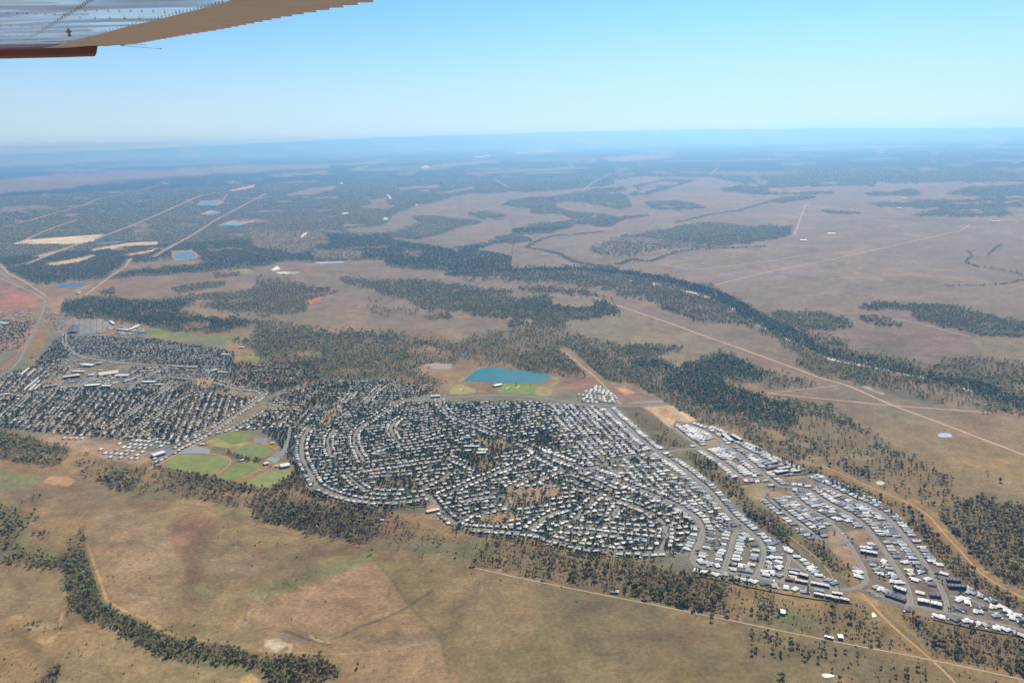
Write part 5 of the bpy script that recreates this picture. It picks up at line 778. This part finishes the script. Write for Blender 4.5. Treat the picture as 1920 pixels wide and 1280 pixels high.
def mass(name, sel, lod, label, nv=8):
    sel = np.array([i for i in np.nonzero(sel)[0] if i not in TI]);
    if len(sel) == 0: return
    pr_ = [crown(lod, 300+lod*20+k) for k in range(nv)]; Vs, Ts, Cs, o = [], [], [], 0; which = rng.integers(0, nv, len(sel))
    for k in range(nv):
        s = sel[which == k]; V, T = pr_[k]; n = len(s)
        if n == 0: continue
        a = rng.uniform(0, 6.28, n); c_, s_ = np.cos(a)[:, None], np.sin(a)[:, None]; r_ = rad[s][:, None]; h_ = hgt[s][:, None]
        W = np.stack([(V[None, :, 0]*c_-V[None, :, 1]*s_)*r_*1.15+X[s][:, None], (V[None, :, 0]*s_+V[None, :, 1]*c_)*r_*1.15+Y[s][:, None], V[None, :, 2]*h_+gz(X[s], Y[s])[:, None]], -1)
        Vs.append(W.reshape(-1, 3)); Ts.append((T[None]+(np.arange(n)*len(V))[:, None, None]+o).reshape(-1, 3)); Cs.append(np.repeat(colr[s], len(V), 0)); o += n*len(V)
    ob = mesh(name, np.concatenate(Vs), np.concatenate(Ts), M_leaf, col=np.concatenate(Cs)); tag(ob, label, 'woodland', kind='stuff'); print(name, len(sel), len(np.concatenate(Ts)))
# low scrub and undergrowth
X0, Y0, S0 = [], [], []; d_ = 1080.
while d_ < 2150:
    s_ = 5.2; n_ = int(math.radians(84)*d_/s_); a_ = (np.arange(n_)+rng.uniform(-.5, .5, n_))*s_/d_-math.radians(42); r_ = d_+rng.uniform(-.5, .5, n_)*s_; X0.append(np.sin(a_)*r_); Y0.append(np.cos(a_)*r_); d_ += s_
X0 = np.concatenate(X0); Y0 = np.concatenate(Y0); px0, py0 = pj(X0, Y0, gz(X0, Y0)); ok_ = (px0 > -40) & (px0 < 1960) & (py0 < 1310) & (py0 > 780); X0, Y0, px0, py0 = X0[ok_], Y0[ok_], px0[ok_], py0[ok_]
de0 = dens_at(px0, py0, X0, Y0); th = np.where((px0 < 480) & (py0 > 900), .012, .004)*sst(.45, .7, fbm(X0, Y0, 150, 3, 61))*2; p0 = np.where((px0 < 660) & (py0 > 940) & (de0 > .3), .85, de0*.55)+th
inb = np.zeros(len(X0), bool)
for s_ in ("820,1085 1240,1155 1400,1185 1400,1300 700,1300",): i_, m_ = pmask(P(s_), px0, py0, 1); inb[i_[m_ > .5]] = True
k_ = (rng.random(len(X0)) < p0) & ~inb; k_ &= np.array([not (q_ and (near_road(a_, b_, 3) or near_house(a_, b_, 8))) for q_, a_, b_ in zip(k_, X0, Y0)])
X0, Y0, px0, py0 = X0[k_], Y0[k_], px0[k_], py0[k_]; n0_ = len(X0); Xs, Ys, rs, hs, cs_ = X, Y, rad, hgt, colr
X, Y = X0, Y0; rad = rng.uniform(1.1, 2.6, n0_); hgt = rad*rng.uniform(.9, 1.5, n0_); g_ = (rng.random(n0_) < .45)[:, None]; colr = np.where(g_, lin((128,120,84)), lin((106,110,72)))*rng.uniform(.7, 1.4, (n0_, 1)); TI_, TI = TI, set()
mass('undergrowth', np.ones(n0_, bool), 2, 'low olive scrub under and between the gum trees')
X, Y, rad, hgt, colr, TI = Xs, Ys, rs, hs, cs_, TI_
mass('near_woodland', (D < 2000) & ~isT, 1, 'grey green bush of gum trees behind the nearer single trees')
mass('woodland', (D >= 2000) & (D < 4500) & ~isT, 2, 'dark belts of gum woodland around the town and river')
mass('far_woodland', (D >= 4500) & ~isT, 3, 'hazy blue green woodland stretching towards the horizon')
mass('garden_trees', isT & (D < 2300), 1, 'dark green garden trees between the nearer houses')
mass('town_trees', isT & (D >= 2300), 2, 'dark green garden trees between the houses of the old town')
# ---------------------------------------------------------------- boundary fences
M_fence = mat('fence_panel', (70,64,58), .9, nz=((1, .1),)); M_post = mat('fence_post', (50,46,42), .9)
def fence(s, label):
    L = PW(s); e = link(bpy.data.objects.new('boundary_fence', None)); e.location = (L[0][0], L[0][1], gz(*L[0])); tag(e, label, 'fence'); ps, po = [], []
    for a, b in zip(L[:-1], L[1:]):
        ln = np.linalg.norm(b-a); n = max(1, int(ln/12)); rot = math.atan2(*(b-a)[::-1])
        for k in range(n):
            q = a+(b-a)*(k+.5)/n; V, F_ = box(-ln/n/2+.05, ln/n/2-.05, -.05, .05, 0, 1.9); W = xf(V, q[0]-L[0][0], q[1]-L[0][1], gz(*q)-gz(*L[0]), rot); ps.append((W.tolist(), F_))
            q = a+(b-a)*k/n; V, F_ = box(-.1, .1, -.12, .12, 0, 2.05); W = xf(V, q[0]-L[0][0], q[1]-L[0][1], gz(*q)-gz(*L[0]), rot); po.append((W.tolist(), F_))
    mesh('panels', *join(ps), M_fence, parent=e); mesh('posts', *join(po), M_post, parent=e)
fence("1312,1081 1367,1092 1414,1103 1470,1114 1530,1124 1598,1132", "long dark back fence below the bottom road of the first estate")
fence("1749,1162 1785,1170 1822,1178 1860,1185 1900,1192 1930,1198", "dark back fence along the southern edge of the second estate")
fence("1472,1015 1497,1038 1530,1068 1564,1098", "dark fence up the eastern side of the triangular block")
fence("1385,909 1410,906 1441,901", "dark fence across the top of the tan vacant block"); fence("1470,893 1500,890 1535,884", "dark fence along the grassy drain")
fence("1435,932 1460,955 1490,982 1513,1007", "dark fence behind the western estate street"); fence("1590,1062 1605,1080 1614,1090", "dark fence beside the big road bend")
fence("1712,970 1735,1008 1755,1045 1778,1085", "dark fence on the bush side of the eastern street")
# ---------------------------------------------------------------- vehicles
M_tyre = mat('tyre', (30,30,32), .8); M_hub = mat('hub', (150,150,155), .4, .6)
def car(px_, py_, c, label, van=False):
    q = un(px_, py_); e = link(bpy.data.objects.new('parked_car' if not van else 'delivery_van', None)); e.location = (q[0], q[1], gz(*q)+.32); e.rotation_euler = (0, 0, street_dir(*q)); tag(e, label, 'van' if van else 'car', 'vehicles on the roads')
    m = mat('car_paint', c, .3); h = 2.2 if van else 1.0
    V = [(-2.3,-.9,.35),(2.3,-.9,.35),(2.3,.9,.35),(-2.3,.9,.35),(-2.25,-.88,h),(2.2,-.88,.85),(2.2,.88,.85),(-2.25,.88,h),(.9,-.88,h),(.9,.88,h)]
    mesh('body', V, [(3,2,1,0),(0,1,5,8,4),(2,3,7,9,6),(1,2,6,5),(3,0,4,7),(5,6,9,8),(4,8,9,7)], m, parent=e)
    V = [(-1.7,-.8,h-.02),(.9,-.8,h-.02),(.9,.8,h-.02),(-1.7,.8,h-.02),(-1.3,-.65,h+.5),(.3,-.65,h+.5),(.3,.65,h+.5),(-1.3,.65,h+.5)]
    mesh('cabin', V, [(0,1,5,4),(1,2,6,5),(2,3,7,6),(3,0,4,7),(4,5,6,7)], M_glass, parent=e)
    mesh('roof_panel', *box(-1.2, .25, -.62, .62, h+.505, h+.54), m, parent=e)
    for sx_ in (-1.4, 1.4):
        for sy in (-.92, .92):
            vv = [(sx_+.34*math.cos(t), sy+o_, .34+.34*math.sin(t)) for o_ in (-.1, .1) for t in np.linspace(0, 2*math.pi, 10, endpoint=False)]
            mesh('wheel', vv, [tuple(range(9, -1, -1)), tuple(range(10, 20))]+[(k, (k+1) % 10, 10+(k+1) % 10, 10+k) for k in range(10)], M_tyre, parent=e)
car(1581.5, 1000, (235,235,235), "white car on the main estate road beside the bare blocks"); car(1590, 1016, (235,235,235), "white van at the junction below the bare blocks", True); car(1604, 1211, (230,230,230), "white van on the dirt road past the farmhouse", True)
car(1697, 1014, (235,235,238), "white car at the top of the eastern street's cross lane"); car(1666, 1042, (225,225,225), "white car on the lower middle estate street"); car(1733, 1055, (220,210,200), "pale car on the lower eastern estate street")
car(1644, 1118, (235,235,235), "white car on the bottom road beside the charcoal terrace"); car(1451, 1088, (235,235,235), "white car on the long road by the southern fence"); car(1790, 1151, (235,235,235), "white car on the road beside the south east corner house")
car(1309, 1000, (60,62,70), "dark car parked on the wide avenue, upper"); car(1306, 1012, (60,62,70), "dark car parked on the wide avenue, lower")
# ---------------------------------------------------------------- aircraft wing overhead
SL = .07; C0 = .27                                               # the wing's lower face rises outwards (dihedral and bank)
def rayd(x, y): return FW+((x-960)/F)*RT-((y-640)/F)*UP
def wpw(x, y): d = rayd(x, y); t = C0/(d[2]-SL*d[1]); return np.array([d[0]*t, d[1]*t, H+d[2]*t])
W0 = wpw(100, 60); tlt = math.atan(SL)
def loc(p): q = np.asarray(p, float)-W0; return np.array([q[0], q[1]*math.cos(tlt)+q[2]*math.sin(tlt), -q[1]*math.sin(tlt)+q[2]*math.cos(tlt)])
def wp(x, y): return loc(wpw(x, y))
wing = link(bpy.data.objects.new('aircraft_wing', None)); wing.location = tuple(W0); wing.rotation_euler = (tlt, 0, 0); tag(wing, "underside of a shiny aircraft wing with ribbed beige flap overhead at top left", 'aircraft wing')
mm = bpy.data.materials.new('polished_aluminium'); mm.use_nodes = True; t = mm.node_tree; b = t.nodes['Principled BSDF']; b.inputs['Metallic'].default_value = 1; b.inputs['Roughness'].default_value = .14; b.inputs['Base Color'].default_value = (.93, .92, .98, 1)
tc = t.nodes.new('ShaderNodeTexCoord'); mp = t.nodes.new('ShaderNodeMapping'); mp.inputs['Scale'].default_value = (.8, 1.7, 1); n = t.nodes.new('ShaderNodeTexNoise'); n.inputs['Scale'].default_value = 1.3; n.inputs['Detail'].default_value = 1.0
t.links.new(tc.outputs['Object'], mp.inputs[0]); t.links.new(mp.outputs[0], n.inputs['Vector']); q = t.nodes.new('ShaderNodeBump'); q.inputs['Strength'].default_value = 1; q.inputs['Distance'].default_value = .035; t.links.new(n.outputs['Fac'], q.inputs['Height']); t.links.new(q.outputs[0], b.inputs['Normal'])
M_flap = mat('flap_paint', (216,222,248), .6, nz=((.3, .04),)); M_red = mat('red_paint', (92,14,48), .35, nz=((.2, .1),)); M_riv = mat('rivet_dark', (150,140,140), .5)
sk_px = [(-260,96), (0,93), (75,91), (105,86), (135,77), (187,64), (244,49), (300,36), (360,21), (420,5), (520,-30), (700,-90), (300,-190), (-260,-190)]
def slab(name, pts, z0, z1, m):
    n = len(pts); V = [(p[0], p[1], z0) for p in pts]+[(p[0], p[1], z1) for p in pts]
    tr = tessellate_polygon([[Vector((p[0], p[1], 0)) for p in pts]]); Fc = [tuple(q_) for q_ in tr]+[tuple(i+n for i in q_[::-1]) for q_ in tr]+[(i, (i+1) % n, n+(i+1) % n, n+i) for i in range(n)]
    o = mesh(name, V, Fc, m, parent=wing); bm_fix(o); return o
import bmesh
def bm_fix(o):
    bm = bmesh.new(); bm.from_mesh(o.data); bmesh.ops.recalc_face_normals(bm, faces=bm.faces[:]); bm.to_mesh(o.data); bm.free()
slab('skin_panel', [wp(*p) for p in sk_px], 0, .09, mm)
# ribbed flap: chordwise beads, each ending in a step of the trailing edge
te = np.array([wp(*p) for p in [(183,89), (225,88), (251,84), (300,75), (360,65), (412,57), (525,35), (600,22), (708,3), (800,-17), (1000,-60)]]); sk = np.array([wp(*p) for p in [(75,91), (105,86), (135,77), (187,64), (244,49), (300,36), (360,21), (420,5), (520,-30), (700,-90)]])
o_ = np.argsort(te[:, 1]); te = te[o_]; o_ = np.argsort(sk[:, 1]); sk = sk[o_]
y0_, y1_ = max(te[0, 1], sk[0, 1]-.3), te[-1, 1]; NS = 40; V, Fc = [], []
ys = np.linspace(y1_, y0_, NS+1)
for k in range(NS):
    ya, yb = ys[k], ys[k+1]; xr = np.interp(yb, te[:, 1], te[:, 0])+.0; 
    sect = np.linspace(0, 1, 7); o0 = len(V)
    for u in sect:
        yy = ya+(yb-ya)*u; xl = np.interp(yy, sk[:, 1], sk[:, 0])-.02; zz = .020-.016*math.sin(math.pi*u)
        V += [(xl, yy, zz), (xr, yy, zz), (xl, yy, .05), (xr, yy, .03)]
    for j in range(6): a = o0+4*j; Fc += [(a, a+4, a+5, a+1), (a+2, a+3, a+7, a+6), (a+1, a+5, a+7, a+3)]
    Fc += [(o0, o0+1, o0+3, o0+2), (o0+24, o0+26, o0+27, o0+25)]
fl = mesh('ribbed_flap', V, Fc, M_flap, parent=wing); bm_fix(fl)
# red wing tip hanging just past the panels
def tipstrip():
    tp0 = [(-260, 96), (0, 93.5), (75, 91.5), (120, 90.5), (183, 88)]; botpx = [113, 110.5, 109, 108, 106]; bx = [-262, -1, 74, 118, 178]; V = []
    for (a, b_), by, bx_ in zip(tp0, botpx, bx):
        T_ = wpw(a, b_); dist = math.hypot(T_[0], T_[1])*1.03; d = rayd(bx_, by); tt = dist/math.hypot(d[0], d[1]); B_ = np.array([d[0]*tt, d[1]*tt, H+d[2]*tt]); M_ = (T_+B_)/2; M_[2] -= .012
        V += [loc(q_) for q_ in (T_, M_, B_, B_*[1.02, 1.02, 1]+[0, 0, .05], T_*[1.05, 1.05, 1]+[0, 0, .09])]
    Fc = []
    for i in range(4):
        for j in range(4): a = i*5+j; Fc.append((a, a+5, a+6, a+1))
        Fc.append((i*5+4, i*5+9, i*5+5, i*5))
    Fc += [(0, 1, 2, 3, 4), (24, 23, 22, 21, 20)]
    o = mesh('red_wing_tip', V, Fc, M_red, parent=wing); bm_fix(o)
tipstrip()
# rivets
rl = []
def riv(a, b, n, off=0):
    for k in range(n): t_ = k/(n-1); rl.append((a[0]+(b[0]-a[0])*t_, a[1]+(b[1]-a[1])*t_+off))
riv((66,64), (172,-2), 26); riv((70,65.5), (178,-2), 26); riv((30,90), (66,64), 14); riv((-20,24), (120,28), 9); riv((-20,49), (80,51), 6); riv((-20,67), (70,66), 8); riv((160,20), (330,24), 9); riv((150,34), (290,36), 6)
for a, b in zip(sk_px[2:9], sk_px[3:10]): riv((a[0]-3, a[1]-1.6), (b[0]-3, b[1]-1.6), max(3, int((b[0]-a[0])/6)))
V, Fc = [], []
for a, b in rl:
    p = wp(a, b); r_ = .004; o0 = len(V)
    for k in range(6): t_ = k*math.pi/3; V.append((p[0]+r_*math.cos(t_), p[1]+r_*math.sin(t_), -.0006))
    V.append((p[0], p[1], -.0035)); Fc += [(o0+k, o0+6, o0+(k+1) % 6) for k in range(6)]
sp_ = [o for o in wing.children if o.name.startswith('skin_panel')][0]; me_ = sp_.data; V0 = [tuple(v.co) for v in me_.vertices]; F0 = [tuple(p_.vertices) for p_ in me_.polygons]; n0 = len(V0)
me2 = bpy.data.meshes.new('skin_panel'); me2.from_pydata(V0+V, [], F0+[tuple(i_+n0 for i_ in f_) for f_ in Fc]); me2.materials.append(mm); me2.materials.append(M_riv)
me2.polygons.foreach_set('material_index', np.array([0]*len(F0)+[1]*len(Fc), np.int32)); me2.update(); sp_.data = me2
# tie-down bracket
p = wp(129, 60); V = []
for zz, r_ in ((0, .02), (-.006, .007), (-.016, .006), (-.022, .012)): V += [(p[0]+r_*math.cos(t_), p[1]+r_*.6*math.sin(t_), zz) for t_ in np.linspace(0, 2*math.pi, 8, endpoint=False)]
mesh('tie_down_bracket', V, [(8*i+k, 8*i+(k+1) % 8, 8*i+8+(k+1) % 8, 8*i+8+k) for i in range(3) for k in range(8)]+[tuple(range(24, 32))], M_riv, parent=wing)
def wick(a, b, r_, ball):
    A_ = wpw(*a); d = rayd(*b); tt = math.hypot(A_[0], A_[1])*.97/math.hypot(d[0], d[1]); B_ = loc(np.array([d[0]*tt, d[1]*tt, H+d[2]*tt])); A_ = loc(A_)
    d = B_-A_; d /= np.linalg.norm(d); u = np.cross(d, (0, 0, 1)); u /= np.linalg.norm(u); v = np.cross(d, u); V = []
    for p_, q_ in ((A_, r_*2), (A_+(B_-A_)*.15, r_), (B_-d*.012, r_), (B_-d*.008, ball), (B_, ball), (B_+d*.004, r_*.3)): V += [tuple(p_+(u*math.cos(t_)+v*math.sin(t_))*q_) for t_ in np.linspace(0, 2*math.pi, 6, endpoint=False)]
    mesh('static_wick', V, [(6*i+k, 6*i+(k+1) % 6, 6*i+6+(k+1) % 6, 6*i+6+k) for i in range(5) for k in range(6)]+[tuple(range(30, 36))], M_riv, parent=wing)
wick((226,86), (303,92), .0014, .004); wick((228,85), (273,84.4), .0012, .0025)
# ---------------------------------------------------------------- haze: one closed box of even air round camera and land
hm = bpy.data.materials.new('air_haze'); hm.use_nodes = True; t = hm.node_tree; t.nodes.remove(t.nodes['Principled BSDF']); v = t.nodes.new('ShaderNodeVolumePrincipled')
v.inputs['Color'].default_value = (*HAZE_C, 1); v.inputs['Absorption Color'].default_value = (*HAZE_A, 1); v.inputs['Density'].default_value = HAZE_D; v.inputs['Anisotropy'].default_value = .5; t.links.new(v.outputs[0], t.nodes['Material Output'].inputs['Volume'])
zb = gz(0, 128000)-3; V, F_ = box(-128000, 128000, -128000, 128000, zb, ZTOP+20); hz = mesh('haze', V, F_, hm); bm_fix(hz); tag(hz, kind='stuff')
